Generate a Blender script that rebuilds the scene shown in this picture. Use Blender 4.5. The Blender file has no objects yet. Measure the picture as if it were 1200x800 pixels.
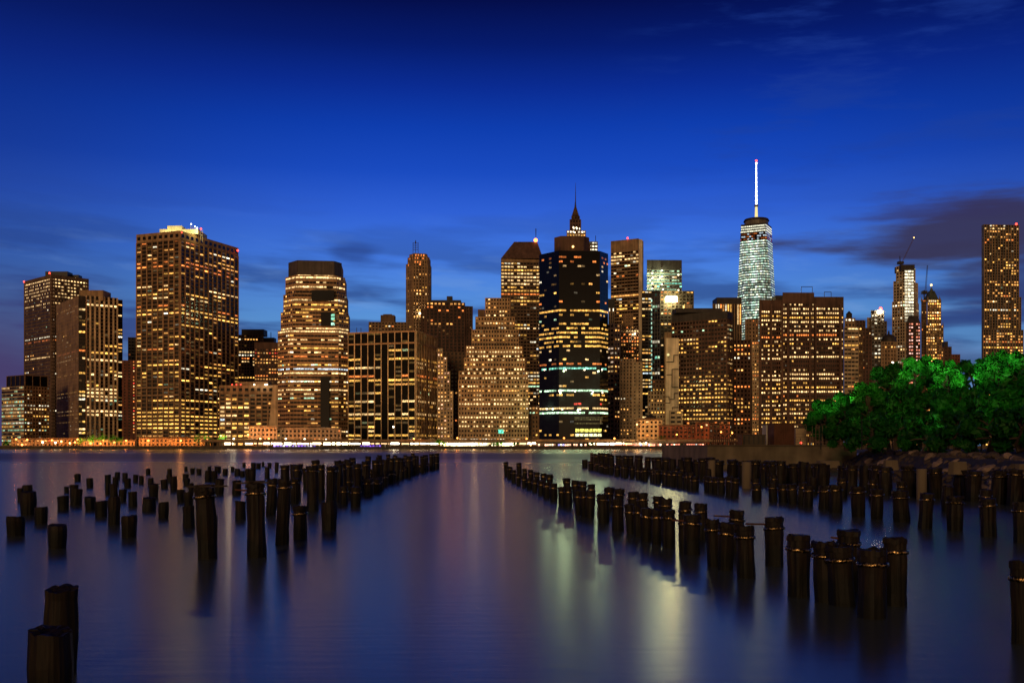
import bpy, bmesh, math, random
from mathutils import Vector, noise as mnoise

# ------------------------------------------------------------------ basics
S = bpy.context.scene
COL = S.collection
W, F, H0, HC = 1200.0, 1175.0, 522.0, 2.6      # photo width, focal length (px), horizon row, camera height
R = math.radians


def PX(px, d):
    return (px - 600.0) * d / F


def PZ(py, d):
    return HC + (H0 - py) * d / F


def lin(r, g, b):
    def c(v):
        v /= 255.0
        return v / 12.92 if v <= 0.04045 else ((v + 0.055) / 1.055) ** 2.4
    return (c(r), c(g), c(b))


ORD = ['first', 'second', 'third', 'fourth', 'fifth', 'sixth', 'seventh', 'eighth', 'ninth', 'tenth', 'eleventh', 'twelfth', 'thirteenth',
       'fourteenth', 'fifteenth', 'sixteenth', 'seventeenth', 'eighteenth', 'nineteenth']
TENS = {2: ('twenty', 'twentieth'), 3: ('thirty', 'thirtieth'), 4: ('forty', 'fortieth'), 5: ('fifty', 'fiftieth'), 6: ('sixty', 'sixtieth'),
        7: ('seventy', 'seventieth'), 8: ('eighty', 'eightieth')}


def ordinal(n):
    if n < 20:
        return ORD[n - 1]
    t, u = divmod(n, 10)
    return TENS[t][1] if u == 0 else TENS[t][0] + '-' + ORD[u - 1]


# ------------------------------------------------------------------ materials
MATS = {}


def new_mat(name):
    m = bpy.data.materials.new(name)
    m.use_nodes = True
    MATS[name] = m
    nt = m.node_tree
    return m, nt, nt.nodes['Principled BSDF']


def N(nt, t, **kw):
    n = nt.nodes.new(t)
    for k, v in kw.items():
        if k.startswith('i_'):
            n.inputs[k[2:].replace('_', ' ')].default_value = v
        else:
            setattr(n, k, v)
    return n


def wall_mat(name, col, rough=0.8, scale=0.12, var=0.5, streak=True, spec=0.3):
    m, nt, p = new_mat(name)
    tc = N(nt, 'ShaderNodeTexCoord')
    n1 = N(nt, 'ShaderNodeTexNoise', i_Scale=scale, i_Detail=6.0)
    nt.links.new(tc.outputs['Object'], n1.inputs['Vector'])
    mp = N(nt, 'ShaderNodeMapping')
    mp.inputs['Scale'].default_value = (0.5, 0.5, 0.03)
    nt.links.new(tc.outputs['Object'], mp.inputs['Vector'])
    n2 = N(nt, 'ShaderNodeTexNoise', i_Scale=1.0, i_Detail=3.0)
    nt.links.new(mp.outputs['Vector'], n2.inputs['Vector'])
    a = N(nt, 'ShaderNodeMath', operation='ADD')
    nt.links.new(n1.outputs['Fac'], a.inputs[0])
    nt.links.new(n2.outputs['Fac'], a.inputs[1])
    mr = N(nt, 'ShaderNodeMapRange')
    mr.inputs['From Min'].default_value = 0.7
    mr.inputs['From Max'].default_value = 1.3
    mr.inputs['To Min'].default_value = 1 - var
    mr.inputs['To Max'].default_value = 1 + var * 0.6
    nt.links.new(a.outputs[0], mr.inputs['Value'])
    mx = N(nt, 'ShaderNodeVectorMath', operation='SCALE')
    mx.inputs[0].default_value = col
    nt.links.new(mr.outputs['Result'], mx.inputs['Scale'])
    nt.links.new(mx.outputs['Vector'], p.inputs['Base Color'])
    p.inputs['Roughness'].default_value = rough
    p.inputs['Specular IOR Level'].default_value = spec
    return m


wall_mat('stone_brown', (0.34, 0.215, 0.115))
wall_mat('stone_beige', (0.54, 0.40, 0.24))
wall_mat('stone_pale', (0.62, 0.46, 0.28))
wall_mat('stone_dark', (0.17, 0.105, 0.06))
wall_mat('bronze', (0.10, 0.065, 0.038), rough=0.55)
wall_mat('brick_red', (0.19, 0.07, 0.042))
wall_mat('brick_dark', (0.115, 0.062, 0.042))
wall_mat('steel_grey', (0.17, 0.145, 0.115), rough=0.5)
wall_mat('black_metal', (0.018, 0.016, 0.015), rough=0.45)
wall_mat('dark_slab', (0.05, 0.04, 0.035), rough=0.6)
wall_mat('cream', (0.74, 0.60, 0.40))
wall_mat('concrete', (0.15, 0.115, 0.075), scale=0.6, var=0.5)
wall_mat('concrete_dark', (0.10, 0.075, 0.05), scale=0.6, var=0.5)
wall_mat('rust_steel', (0.11, 0.04, 0.022), scale=0.9, var=0.5)
wall_mat('white_paint', (0.55, 0.52, 0.42), scale=0.9, var=0.3)
wall_mat('copper', (0.07, 0.085, 0.06))
wall_mat('asphalt', (0.045, 0.042, 0.04))
wall_mat('soil', (0.035, 0.03, 0.02), scale=0.5)
wall_mat('bark', (0.06, 0.042, 0.028), scale=2.0)


def glass_mat(name, col, rough=0.12, spec=0.5):
    m, nt, p = new_mat(name)
    tc = N(nt, 'ShaderNodeTexCoord')
    n1 = N(nt, 'ShaderNodeTexNoise', i_Scale=0.25, i_Detail=3.0)
    nt.links.new(tc.outputs['Object'], n1.inputs['Vector'])
    mx = N(nt, 'ShaderNodeVectorMath', operation='SCALE')
    mx.inputs[0].default_value = tuple(c * 2 for c in col)
    nt.links.new(n1.outputs['Fac'], mx.inputs['Scale'])
    nt.links.new(mx.outputs['Vector'], p.inputs['Base Color'])
    p.inputs['Roughness'].default_value = rough
    p.inputs['Specular IOR Level'].default_value = spec
    return m


glass_mat('glass', (0.009, 0.006, 0.004), spec=0.3)
glass_mat('glass_blue', (0.010, 0.014, 0.024), rough=0.08, spec=0.8)
glass_mat('glass_black', (0.002, 0.0022, 0.003), rough=0.08, spec=0.3)
glass_mat('glass_matt', (0.003, 0.003, 0.0025), rough=0.2, spec=0.10)


def lit_mat():
    m, nt, p = new_mat('lit_window')
    at = N(nt, 'ShaderNodeAttribute', attribute_name='glow')
    tc = N(nt, 'ShaderNodeTexCoord')
    n1 = N(nt, 'ShaderNodeTexNoise', i_Scale=0.8, i_Detail=3.0)
    nt.links.new(tc.outputs['Object'], n1.inputs['Vector'])
    mr = N(nt, 'ShaderNodeMapRange')
    mr.inputs['From Min'].default_value = 0.34
    mr.inputs['From Max'].default_value = 0.68
    mr.inputs['To Min'].default_value = 0.28
    mr.inputs['To Max'].default_value = 2.7
    nt.links.new(n1.outputs['Fac'], mr.inputs['Value'])
    p.inputs['Base Color'].default_value = (0.01, 0.01, 0.01, 1)
    p.inputs['Roughness'].default_value = 0.15
    nt.links.new(at.outputs['Color'], p.inputs['Emission Color'])
    nt.links.new(mr.outputs['Result'], p.inputs['Emission Strength'])
    m.cycles.emission_sampling = 'NONE'


lit_mat()


def lamp_mat(name, col, st, sample=True):
    m, nt, p = new_mat(name)
    p.inputs['Base Color'].default_value = (0.1, 0.1, 0.1, 1)
    p.inputs['Emission Color'].default_value = (*col, 1)
    p.inputs['Emission Strength'].default_value = st
    m.cycles.emission_sampling = 'FRONT' if sample else 'NONE'
    return m


lamp_mat('lamp_orange', (1, 0.30, 0.05), 3.2, False)
lamp_mat('lamp_amber', (1, 0.48, 0.13), 4, False)
lamp_mat('lamp_white', (1, 0.84, 0.55), 8, False)
lamp_mat('lamp_red', (1, 0.05, 0.03), 6, False)
lamp_mat('lamp_star', (1, 0.22, 0.06), 5)
lamp_mat('lamp_small', (1, 0.80, 0.5), 5, False)
lamp_mat('lamp_gold', (1, 0.55, 0.16), 5, False)
lamp_mat('lamp_spire', (0.92, 0.97, 1.0), 4.0, False)
lamp_mat('strip_white', (1, 0.84, 0.58), 80.0, False)
lamp_mat('strip_dim', (1, 0.62, 0.30), 2.2, False)
lamp_mat('strip_warm', (1, 0.74, 0.42), 30.0, False)
lamp_mat('strip_purple', (0.35, 0.12, 1.0), 1.6, False)
lamp_mat('strip_red', (1, 0.10, 0.05), 2.2, False)
lamp_mat('floodlight', (1, 0.88, 0.35), 60)
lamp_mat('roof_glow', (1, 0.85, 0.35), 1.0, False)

# piling wood : wet, tide-stained below ~0.35 m
m, nt, p = new_mat('wet_wood')
geo = N(nt, 'ShaderNodeNewGeometry')
tc = N(nt, 'ShaderNodeTexCoord')
mp = N(nt, 'ShaderNodeMapping')
mp.inputs['Scale'].default_value = (14, 14, 1.2)
nt.links.new(tc.outputs['Object'], mp.inputs['Vector'])
n1 = N(nt, 'ShaderNodeTexNoise', i_Scale=1.0, i_Detail=6.0)
nt.links.new(mp.outputs['Vector'], n1.inputs['Vector'])
n2 = N(nt, 'ShaderNodeTexNoise', i_Scale=2.3, i_Detail=4.0)
nt.links.new(geo.outputs['Position'], n2.inputs['Vector'])
cr = N(nt, 'ShaderNodeValToRGB')
cr.color_ramp.elements[0].position = 0.35
cr.color_ramp.elements[0].color = (0.005, 0.004, 0.003, 1)
cr.color_ramp.elements[1].position = 0.7
cr.color_ramp.elements[1].color = (0.026, 0.016, 0.009, 1)
nt.links.new(n1.outputs['Fac'], cr.inputs['Fac'])
sx = N(nt, 'ShaderNodeSeparateXYZ')
nt.links.new(geo.outputs['Position'], sx.inputs['Vector'])
ad = N(nt, 'ShaderNodeMath', operation='MULTIPLY_ADD')
nt.links.new(n2.outputs['Fac'], ad.inputs[0])
ad.inputs[1].default_value = -0.9
nt.links.new(sx.outputs['Z'], ad.inputs[2])
mr = N(nt, 'ShaderNodeMapRange', interpolation_type='SMOOTHSTEP')
mr.inputs['From Min'].default_value = -0.22
mr.inputs['From Max'].default_value = 0.12
nt.links.new(ad.outputs[0], mr.inputs['Value'])
mx = N(nt, 'ShaderNodeMix', data_type='RGBA')
nt.links.new(mr.outputs['Result'], mx.inputs['Factor'])
mx.inputs['A'].default_value = (0.006, 0.006, 0.004, 1)
nt.links.new(cr.outputs['Color'], mx.inputs['B'])
nt.links.new(mx.outputs['Result'], p.inputs['Base Color'])
p.inputs['Roughness'].default_value = 0.62
p.inputs['Specular IOR Level'].default_value = 0.22
bp = N(nt, 'ShaderNodeBump', i_Strength=0.6, i_Distance=0.03)
nt.links.new(n1.outputs['Fac'], bp.inputs['Height'])
nt.links.new(bp.outputs['Normal'], p.inputs['Normal'])

m, nt, p = new_mat('strap_metal')
tc = N(nt, 'ShaderNodeTexCoord')
n1 = N(nt, 'ShaderNodeTexNoise', i_Scale=22.0, i_Detail=2.0)
nt.links.new(tc.outputs['Object'], n1.inputs['Vector'])
cr = N(nt, 'ShaderNodeValToRGB')
cr.color_ramp.elements[0].position = 0.47
cr.color_ramp.elements[0].color = (0.05, 0.035, 0.015, 1)
cr.color_ramp.elements[1].position = 0.60
cr.color_ramp.elements[1].color = (0.80, 0.52, 0.22, 1)  # bright patches put dotted glints into the strap colour
nt.links.new(n1.outputs['Fac'], cr.inputs['Fac'])
nt.links.new(cr.outputs['Color'], p.inputs['Base Color'])
p.inputs['Metallic'].default_value = 1.0
p.inputs['Roughness'].default_value = 0.36
bp = N(nt, 'ShaderNodeBump', i_Strength=0.35, i_Distance=0.02)
nt.links.new(n1.outputs['Fac'], bp.inputs['Height'])
nt.links.new(bp.outputs['Normal'], p.inputs['Normal'])

# leaves
m, nt, p = new_mat('leaves')
oi = N(nt, 'ShaderNodeNewGeometry')
tc = N(nt, 'ShaderNodeTexCoord')
n1 = N(nt, 'ShaderNodeTexNoise', i_Scale=0.5, i_Detail=4.0)
nt.links.new(tc.outputs['Object'], n1.inputs['Vector'])
cr = N(nt, 'ShaderNodeValToRGB')
cr.color_ramp.elements[0].position = 0.35
cr.color_ramp.elements[0].color = (0.006, 0.085, 0.006, 1)
cr.color_ramp.elements[1].position = 0.68
cr.color_ramp.elements[1].color = (0.022, 0.16, 0.010, 1)
nt.links.new(n1.outputs['Fac'], cr.inputs['Fac'])
nt.links.new(cr.outputs['Color'], p.inputs['Base Color'])
p.inputs['Roughness'].default_value = 0.55
p.inputs['Specular IOR Level'].default_value = 0.25
tr = N(nt, 'ShaderNodeBsdfTranslucent')
nt.links.new(cr.outputs['Color'], tr.inputs['Color'])
ms = N(nt, 'ShaderNodeMixShader')
ms.inputs['Fac'].default_value = 0.4
nt.links.new(p.outputs[0], ms.inputs[1])
nt.links.new(tr.outputs[0], ms.inputs[2])
nt.links.new(ms.outputs[0], nt.nodes['Material Output'].inputs['Surface'])

# rock
m, nt, p = new_mat('rock')
tc = N(nt, 'ShaderNodeTexCoord')
oi = N(nt, 'ShaderNodeObjectInfo')
n1 = N(nt, 'ShaderNodeTexNoise', i_Scale=2.2, i_Detail=8.0)
nt.links.new(tc.outputs['Object'], n1.inputs['Vector'])
ad = N(nt, 'ShaderNodeMath', operation='ADD')
nt.links.new(n1.outputs['Fac'], ad.inputs[0])
nt.links.new(oi.outputs['Random'], ad.inputs[1])
cr = N(nt, 'ShaderNodeValToRGB')
cr.color_ramp.elements[0].position = 0.35
cr.color_ramp.elements[0].color = (0.06, 0.042, 0.03, 1)
cr.color_ramp.elements[1].position = 1.0
cr.color_ramp.elements[1].color = (0.36, 0.25, 0.18, 1)
mm = N(nt, 'ShaderNodeMath', operation='MULTIPLY')
nt.links.new(ad.outputs[0], mm.inputs[0])
mm.inputs[1].default_value = 0.6
nt.links.new(mm.outputs[0], cr.inputs['Fac'])
nt.links.new(cr.outputs['Color'], p.inputs['Base Color'])
p.inputs['Roughness'].default_value = 0.85
bp = N(nt, 'ShaderNodeBump', i_Strength=0.8, i_Distance=0.1)
nt.links.new(n1.outputs['Fac'], bp.inputs['Height'])
nt.links.new(bp.outputs['Normal'], p.inputs['Normal'])

# water : silky long-exposure river
m, nt, p = new_mat('river_water')
geo = N(nt, 'ShaderNodeNewGeometry')
p.inputs['Base Color'].default_value = (0.062, 0.074, 0.060, 1)
p.inputs['IOR'].default_value = 1.33
mp = N(nt, 'ShaderNodeMapping')
mp.inputs['Scale'].default_value = (0.010, 0.030, 1)
nt.links.new(geo.outputs['Position'], mp.inputs['Vector'])
n1 = N(nt, 'ShaderNodeTexNoise', i_Scale=1.0, i_Detail=3.0)
nt.links.new(mp.outputs['Vector'], n1.inputs['Vector'])
sx = N(nt, 'ShaderNodeSeparateXYZ')
nt.links.new(geo.outputs['Position'], sx.inputs['Vector'])
wob = N(nt, 'ShaderNodeMath', operation='MULTIPLY_ADD')
nt.links.new(n1.outputs['Fac'], wob.inputs[0])
wob.inputs[1].default_value = 60
nt.links.new(sx.outputs['Y'], wob.inputs[2])
band = N(nt, 'ShaderNodeValToRGB')          # breeze-ruffled band out in the river
band.color_ramp.elements[0].position = 0.0
band.color_ramp.elements[0].color = (0, 0, 0, 1)
for pos, v in ((0.20, 0.0), (0.26, 1.0), (0.37, 1.0), (0.46, 0.0)):
    e = band.color_ramp.elements.new(pos)
    e.color = (v, v, v, 1)
band.color_ramp.elements[-1].color = (0, 0, 0, 1)
dv = N(nt, 'ShaderNodeMath', operation='DIVIDE')
nt.links.new(wob.outputs[0], dv.inputs[0])
dv.inputs[1].default_value = 900
nt.links.new(dv.outputs[0], band.inputs['Fac'])
mr = N(nt, 'ShaderNodeMapRange')
mr.inputs['To Min'].default_value = 0.235
mr.inputs['To Max'].default_value = 0.42
nt.links.new(band.outputs['Color'], mr.inputs['Value'])
nt.links.new(mr.outputs['Result'], p.inputs['Roughness'])
mp2 = N(nt, 'ShaderNodeMapping')
mp2.inputs['Scale'].default_value = (0.8, 4.5, 1)
nt.links.new(geo.outputs['Position'], mp2.inputs['Vector'])
n2 = N(nt, 'ShaderNodeTexNoise', i_Scale=1.0, i_Detail=5.0)
nt.links.new(mp2.outputs['Vector'], n2.inputs['Vector'])
bp = N(nt, 'ShaderNodeBump', i_Strength=0.07, i_Distance=0.05)
nt.links.new(n2.outputs['Fac'], bp.inputs['Height'])
nt.links.new(bp.outputs['Normal'], p.inputs['Normal'])


# ------------------------------------------------------------------ mesh builder
class MB:
    def __init__(self):
        self.v, self.f, self.m, self.c = [], [], [], []
        self.mats = []

    def mi(self, mat):
        if mat not in self.mats:
            self.mats.append(mat)
        return self.mats.index(mat)

    def face(self, pts, mat, col=None):
        b = len(self.v)
        self.v.extend(pts)
        self.f.append(tuple(range(b, b + len(pts))))
        self.m.append(self.mi(mat))
        self.c.append(col)

    def box(self, o, u, n, u0, u1, z0, z1, n0, n1, mat, skip=''):
        """Box in a frame: o origin (x,y), u along, n outward (2-vectors)."""
        def P(a, b, z):
            return (o[0] + u[0] * a + n[0] * b, o[1] + u[1] * a + n[1] * b, z)
        A, B, C, D = P(u0, n1, z0), P(u1, n1, z0), P(u1, n0, z0), P(u0, n0, z0)
        E, G, K, L = P(u0, n1, z1), P(u1, n1, z1), P(u1, n0, z1), P(u0, n0, z1)
        if 'f' not in skip: self.face([A, B, G, E], mat)
        if 'b' not in skip: self.face([C, D, L, K], mat)
        if 'l' not in skip: self.face([D, A, E, L], mat)
        if 'r' not in skip: self.face([B, C, K, G], mat)
        if 't' not in skip: self.face([E, G, K, L], mat)
        if 'd' not in skip: self.face([D, C, B, A], mat)

    def abox(self, x0, x1, y0, y1, z0, z1, mat):
        self.box((0, 0), (1, 0), (0, -1), x0, x1, z0, z1, -y1, -y0, mat)

    def prism(self, poly, z0, z1, mat, top=None, shrink=0.0):
        n = len(poly)
        if shrink:
            cx = sum(p[0] for p in poly) / n
            cy = sum(p[1] for p in poly) / n
            up = [(cx + (p[0] - cx) * (1 - shrink), cy + (p[1] - cy) * (1 - shrink)) for p in poly]
        else:
            up = poly
        for i in range(n):
            a, b = poly[i], poly[(i + 1) % n]
            c, d = up[(i + 1) % n], up[i]
            self.face([(a[0], a[1], z0), (b[0], b[1], z0), (c[0], c[1], z1), (d[0], d[1], z1)], mat)
        self.face([(p[0], p[1], z1) for p in up], top or mat)

    def cyl(self, x, y, z0, z1, r0, r1, mat, seg=8, cap=True):
        p0 = [(x + r0 * math.cos(6.2832 * i / seg), y + r0 * math.sin(6.2832 * i / seg), z0) for i in range(seg)]
        p1 = [(x + r1 * math.cos(6.2832 * i / seg), y + r1 * math.sin(6.2832 * i / seg), z1) for i in range(seg)]
        for i in range(seg):
            j = (i + 1) % seg
            self.face([p0[i], p0[j], p1[j], p1[i]], mat)
        if cap and r1 > 0:
            self.face(p1, mat)

    def bar(self, a, b, r0, r1, mat, seg=6):
        a, b = Vector(a), Vector(b)
        d = (b - a).normalized()
        s = d.orthogonal().normalized()
        t = d.cross(s)
        q0 = [a + (s * math.cos(6.2832 * i / seg) + t * math.sin(6.2832 * i / seg)) * r0 for i in range(seg)]
        q1 = [b + (s * math.cos(6.2832 * i / seg) + t * math.sin(6.2832 * i / seg)) * r1 for i in range(seg)]
        for i in range(seg):
            j = (i + 1) % seg
            self.face([tuple(q0[i]), tuple(q0[j]), tuple(q1[j]), tuple(q1[i])], mat)
        self.face([tuple(p) for p in q1], mat)
        self.face([tuple(p) for p in reversed(q0)], mat)

    def ball(self, x, y, z, r, mat, seg=8, rings=5, sz=1.0):
        for k in range(rings):
            a0, a1 = math.pi * k / rings, math.pi * (k + 1) / rings
            for i in range(seg):
                b0, b1 = 6.2832 * i / seg, 6.2832 * (i + 1) / seg
                def P(a, b):
                    return (x + r * math.sin(a) * math.cos(b), y + r * math.sin(a) * math.sin(b), z + sz * r * math.cos(a))
                if k == 0:
                    self.face([P(a0, b0), P(a1, b0), P(a1, b1)], mat)
                elif k == rings - 1:
                    self.face([P(a0, b0), P(a1, b0), P(a0, b1)], mat)
                else:
                    self.face([P(a0, b0), P(a1, b0), P(a1, b1), P(a0, b1)], mat)

    def build(self, name, parent=None, off=(0, 0, 0), weld=False, smooth=False):
        me = bpy.data.meshes.new(name)
        if off != (0, 0, 0):
            vs = [(p[0] - off[0], p[1] - off[1], p[2] - off[2]) for p in self.v]
        else:
            vs = self.v
        me.from_pydata(vs, [], self.f)
        for mt in self.mats:
            me.materials.append(MATS[mt])
        me.polygons.foreach_set('material_index', self.m)
        if any(c is not None for c in self.c):
            at = me.attributes.new('glow', 'FLOAT_COLOR', 'FACE')
            buf = []
            for c in self.c:
                buf.extend((*(c or (0, 0, 0)), 1.0))
            at.data.foreach_set('color', buf)
        if weld:
            bm = bmesh.new()
            bm.from_mesh(me)
            bmesh.ops.remove_doubles(bm, verts=bm.verts, dist=1e-4)
            bmesh.ops.recalc_face_normals(bm, faces=bm.faces)
            bm.to_mesh(me)
            bm.free()
        if smooth:
            me.polygons.foreach_set('use_smooth', [True] * len(me.polygons))
        me.update()
        o = bpy.data.objects.new(name, me)
        COL.objects.link(o)
        if parent is not None:
            o.parent = parent
        return o


def empty(name, loc, label, cat, group=None):
    o = bpy.data.objects.new(name, None)
    o.empty_display_size = 1.0
    COL.objects.link(o)
    o.location = loc
    tag(o, label, cat, group)
    return o


def tag(o, label=None, cat=None, group=None, kind=None):
    if label: o['label'] = label
    if cat: o['category'] = cat
    if group: o['group'] = group
    if kind: o['kind'] = kind
    return o


# ------------------------------------------------------------------ buildings
WARM, PALE, GOLD, ORANGE, RED = (1, .43, .10), (1, .62, .25), (1, .50, .095), (1, .25, .05), (1, .06, .04)
WHITE, GREEN, CYAN, BLUEW = (1, .88, .62), (.62, 1, .62), (.30, 1, .72), (.75, .9, 1)
P_WARM = [(WARM, 5), (PALE, 3), (GOLD, 4), (ORANGE, 1.6), (WHITE, 1), (GREEN, .3)]
P_GOLD = [(GOLD, 5), (PALE, 5), (WHITE, 2.5), (WARM, 2), (GREEN, .5), (BLUEW, .3)]
P_ORANGE = [(ORANGE, 4), (WARM, 5), (PALE, 1), (RED, .3)]
P_WHITE = [(WHITE, 5), (PALE, 4), (GREEN, 2)]
P_GREEN = [(GREEN, 4), (WHITE, 4), (CYAN, 2), (PALE, 2)]
OCC = []        # silhouettes for choosing which windows can be seen
BUILDINGS = []


def pick(rng, pal):
    t = rng.random() * sum(w for _, w in pal)
    for c, w in pal:
        t -= w
        if t <= 0:
            return c
    return pal[-1][0]


class Building:
    def __init__(self, name, label, px, d, cat='building', group=None, seed=None):
        self.name, self.label = name, label
        self.loc = (PX(px, d), d, 2.0)
        self.root = empty(name, self.loc, label, cat, group)
        self.wall = MB()
        self.parts = []
        self.win = []
        self.rng = random.Random(seed if seed is not None else sum(map(ord, label)))
        BUILDINGS.append(self)

    # ---- footprint by the pixels of its left edge, corner and right edge
    def foot(self, l, c, r, d, th, thick=30.0):
        kc = (c - 600) / F
        C = (kc * d, d)
        ux, uy = math.cos(R(th)), math.sin(R(th))
        ray = Vector((kc, 1)).normalized()
        if r > c + .3:
            k = (r - 600) / F
            t = d * (k - kc) / (ux - k * uy)
            Rr = (C[0] + t * ux, C[1] + t * uy)
        else:
            Rr = (C[0] + ray.x * thick, C[1] + ray.y * thick)
        if l < c - .3:
            k = (l - 600) / F
            t = d * (k - kc) / (-uy - k * ux)
            L = (C[0] - t * uy, C[1] + t * ux)
        else:
            L = (C[0] + ray.x * thick, C[1] + ray.y * thick)
        B = (L[0] + Rr[0] - C[0], L[1] + Rr[1] - C[1])
        return L, C, Rr, B

    def tier(self, l, c, r, d, th, top, bot=None, thick=30.0, z=None, **st):
        """A box-shaped volume: left face l..c, right face c..r."""
        L, C, Rr, B = self.foot(l, c, r, d, th, thick)
        z1 = PZ(top, d) if z is None else z
        z0 = 2.0 if bot is None else PZ(bot, d)
        faces = []
        if l < c - .3: faces.append((L, C, 'L'))
        if r > c + .3: faces.append((C, Rr, 'R'))
        self.poly([L, C, Rr, B], faces, z0, z1, d, **st)
        return L, C, Rr, B, z0, z1

    def poly(self, pts, faces, z0, z1, d, mat='stone_brown', glass='glass', **st):
        for i in range(len(pts)):
            a, b = pts[i], pts[(i + 1) % len(pts)]
            front = any((f[0] == a and f[1] == b) for f in faces)
            self.wall.face([(a[0], a[1], z0), (b[0], b[1], z0), (b[0], b[1], z1), (a[0], a[1], z1)], glass if front else mat)
        self.wall.face([(p[0], p[1], z1) for p in pts], mat)
        xs = [p[0] * F / p[1] + 600 for p in pts]
        OCC.append((min(xs), max(xs), H0 - (z1 - HC) * F / d, min(p[1] for p in pts), self))
        # shared floor rhythm
        fh = st.get('fh', 3.9)
        nf = max(1, round((z1 - z0 - st.get('crown', 0) - st.get('base', 0)) / fh))
        rng = self.rng
        dens, rowp = st.get('dens', .3), st.get('rowp', .1)
        fl = []
        pal = st.get('pal', P_WARM)
        for i in range(nf):
            q = rng.random()
            fl.append([dens * .35 if q < .35 else (min(1, dens * 2.6 + .25) if q > 1 - rowp else dens * rng.uniform(.6, 1.3)),
                       pick(rng, pal), rng.uniform(.6, 1.25)])
        zz0 = z0 + st.get('base', 0)
        zz1 = z1 - st.get('crown', 0)
        for (py, prob, colr, strength) in st.get('rows', ()):
            i = int((PZ(py, d) - zz0) / (zz1 - zz0) * nf)
            if 0 <= i < nf:
                fl[i] = [prob, colr, strength, 1]
        for (py0, py1, mul) in st.get('zones', ()):
            for i in range(nf):
                zc = zz0 + (i + .5) * (zz1 - zz0) / nf
                if PZ(py1, d) <= zc <= PZ(py0, d) and len(fl[i]) == 3:
                    fl[i][0] = min(1, fl[i][0] * mul)
        for a, b, which in faces:
            s = dict(st)
            if which == 'L' and 'left' in st: s.update(st['left'])
            if which == 'R' and 'right' in st: s.update(st['right'])
            self.facade(a, b, z0, z1, nf, fl, s.pop('mat', None) or mat, s)

    def facade(self, a, b, z0, z1, nf, fl, mat, st):
        a2, b2 = Vector(a), Vector(b)
        ln = (b2 - a2).length
        u = (b2 - a2) / ln
        n = Vector((u.y, -u.x))
        if n.dot((a2 + b2) / 2) > 0:
            n = -n
        W_ = self.wall
        crown, base = st.get('crown', 0), st.get('base', 0)
        pw, sh, pd, sd = st.get('pw', .25), st.get('sh', .45), st.get('pd', .5), st.get('sd', .3)
        smat, pmat = st.get('smat', mat), st.get('pmat', mat)
        zz0, zz1 = z0 + base, z1 - crown
        h = (zz1 - zz0) / nf
        nb = max(1, round(ln / st.get('bw', 4.0)))
        w = ln / nb
        if st.get('blank'):
            W_.box(a2, u, n, 0.02, ln - .02, z0, z1, 0, sd, mat, 'b')
            return
        # solid crown and base courses
        if crown:
            W_.box(a2, u, n, 0.02, ln - .02, zz1 + h * .02, z1 + .6, 0, sd + .05, st.get('cmat', mat), 'b')
            if st.get('crown_holes'):
                m_ = st.get('crown_holes')
                for j in range(nb):
                    W_.box(a2, u, n, (j + .22) * w, (j + .78) * w, zz1 + crown * .30, zz1 + crown * .72, sd + .06, sd + .12, m_, 'b')
        if base:
            W_.box(a2, u, n, 0.02, ln - .02, z0, zz0, 0, sd + .05, mat, 'b')
        if sh > 0:
            for i in range(nf + 1):
                lo = zz0 + i * h - h * sh * .5
                hi = zz0 + i * h + h * sh * .5
                if i == 0: lo = zz0 + .02
                if i == nf: hi = zz1
                W_.box(a2, u, n, 0.02, ln - .02, lo, hi, 0, sd, smat, 'blr')
        if pw > 0:
            for j in range(nb + 1):
                pwm = w * pw * (st.get('cornerw', 1.0) if j in (0, nb) else 1)
                lo, hi = j * w - pwm * .5, j * w + pwm * .5
                if j == 0: lo, hi = 0, pwm * .8
                if j == nb: lo, hi = ln - pwm * .8, ln
                W_.box(a2, u, n, lo, hi, z0, zz1 - .03, 0, pd, pmat, 'bd')
        # lit windows
        rng = self.rng
        pal, bright = st.get('pal', P_WARM), st.get('st', 1.0)
        mask = st.get('mask')
        wl, wh = max(pw * .55, .04), 1 - max(pw * .55, .04)
        dark_cols = st.get('dark_cols', ())
        hfrac = st.get('hfrac', .72)
        run = st.get('run', .55)
        lo_only = st.get('dens_mul', 1.0)
        for i in range(nf):
            prob, fc, fs = fl[i][0], fl[i][1], fl[i][2]
            forced = len(fl[i]) > 3
            if not forced: prob *= lo_only
            on = rng.random() < prob
            for j in range(nb):
                if rng.random() > run or forced:
                    on = rng.random() < prob
                fx = (j + .5) / nb
                if any(c0 <= fx <= c1 for c0, c1 in dark_cols):
                    continue
                if mask and not mask(fx, (i + .5) / nf, rng):
                    continue
                if not on:
                    # faintly lit interiors
                    if rng.random() < st.get('dim', .12) * .7:
                        g = .10 * bright * rng.uniform(.4, 1.3)
                        c = pick(rng, pal)
                    else:
                        continue
                else:
                    c = fc if (forced or rng.random() < .6) else pick(rng, pal)
                    g = bright * fs * math.exp(rng.gauss(-.05, .38))
                z_lo = zz0 + i * h + h * sh * .5 + .05
                z_hi = zz0 + (i + 1) * h - h * sh * .5 - .05
                z_lo = z_hi - (z_hi - z_lo) * hfrac
                q0, q1 = (j + wl) * w, (j + wh) * w
                e = .06
                A = a2 + u * q0 + n * e
                Bq = a2 + u * q1 + n * e
                quad = [(A.x, A.y, z_lo), (Bq.x, Bq.y, z_lo), (Bq.x, Bq.y, z_hi), (A.x, A.y, z_hi)]
                self.win.append((quad, tuple(k * g for k in c)))

    def extra(self, name, mb, parent=None):
        o = mb.build(name, parent or self.root, self.loc)
        self.parts.append(o)
        return o

    def window_quad(self, quad, col):
        self.win.append((quad, col))

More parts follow.
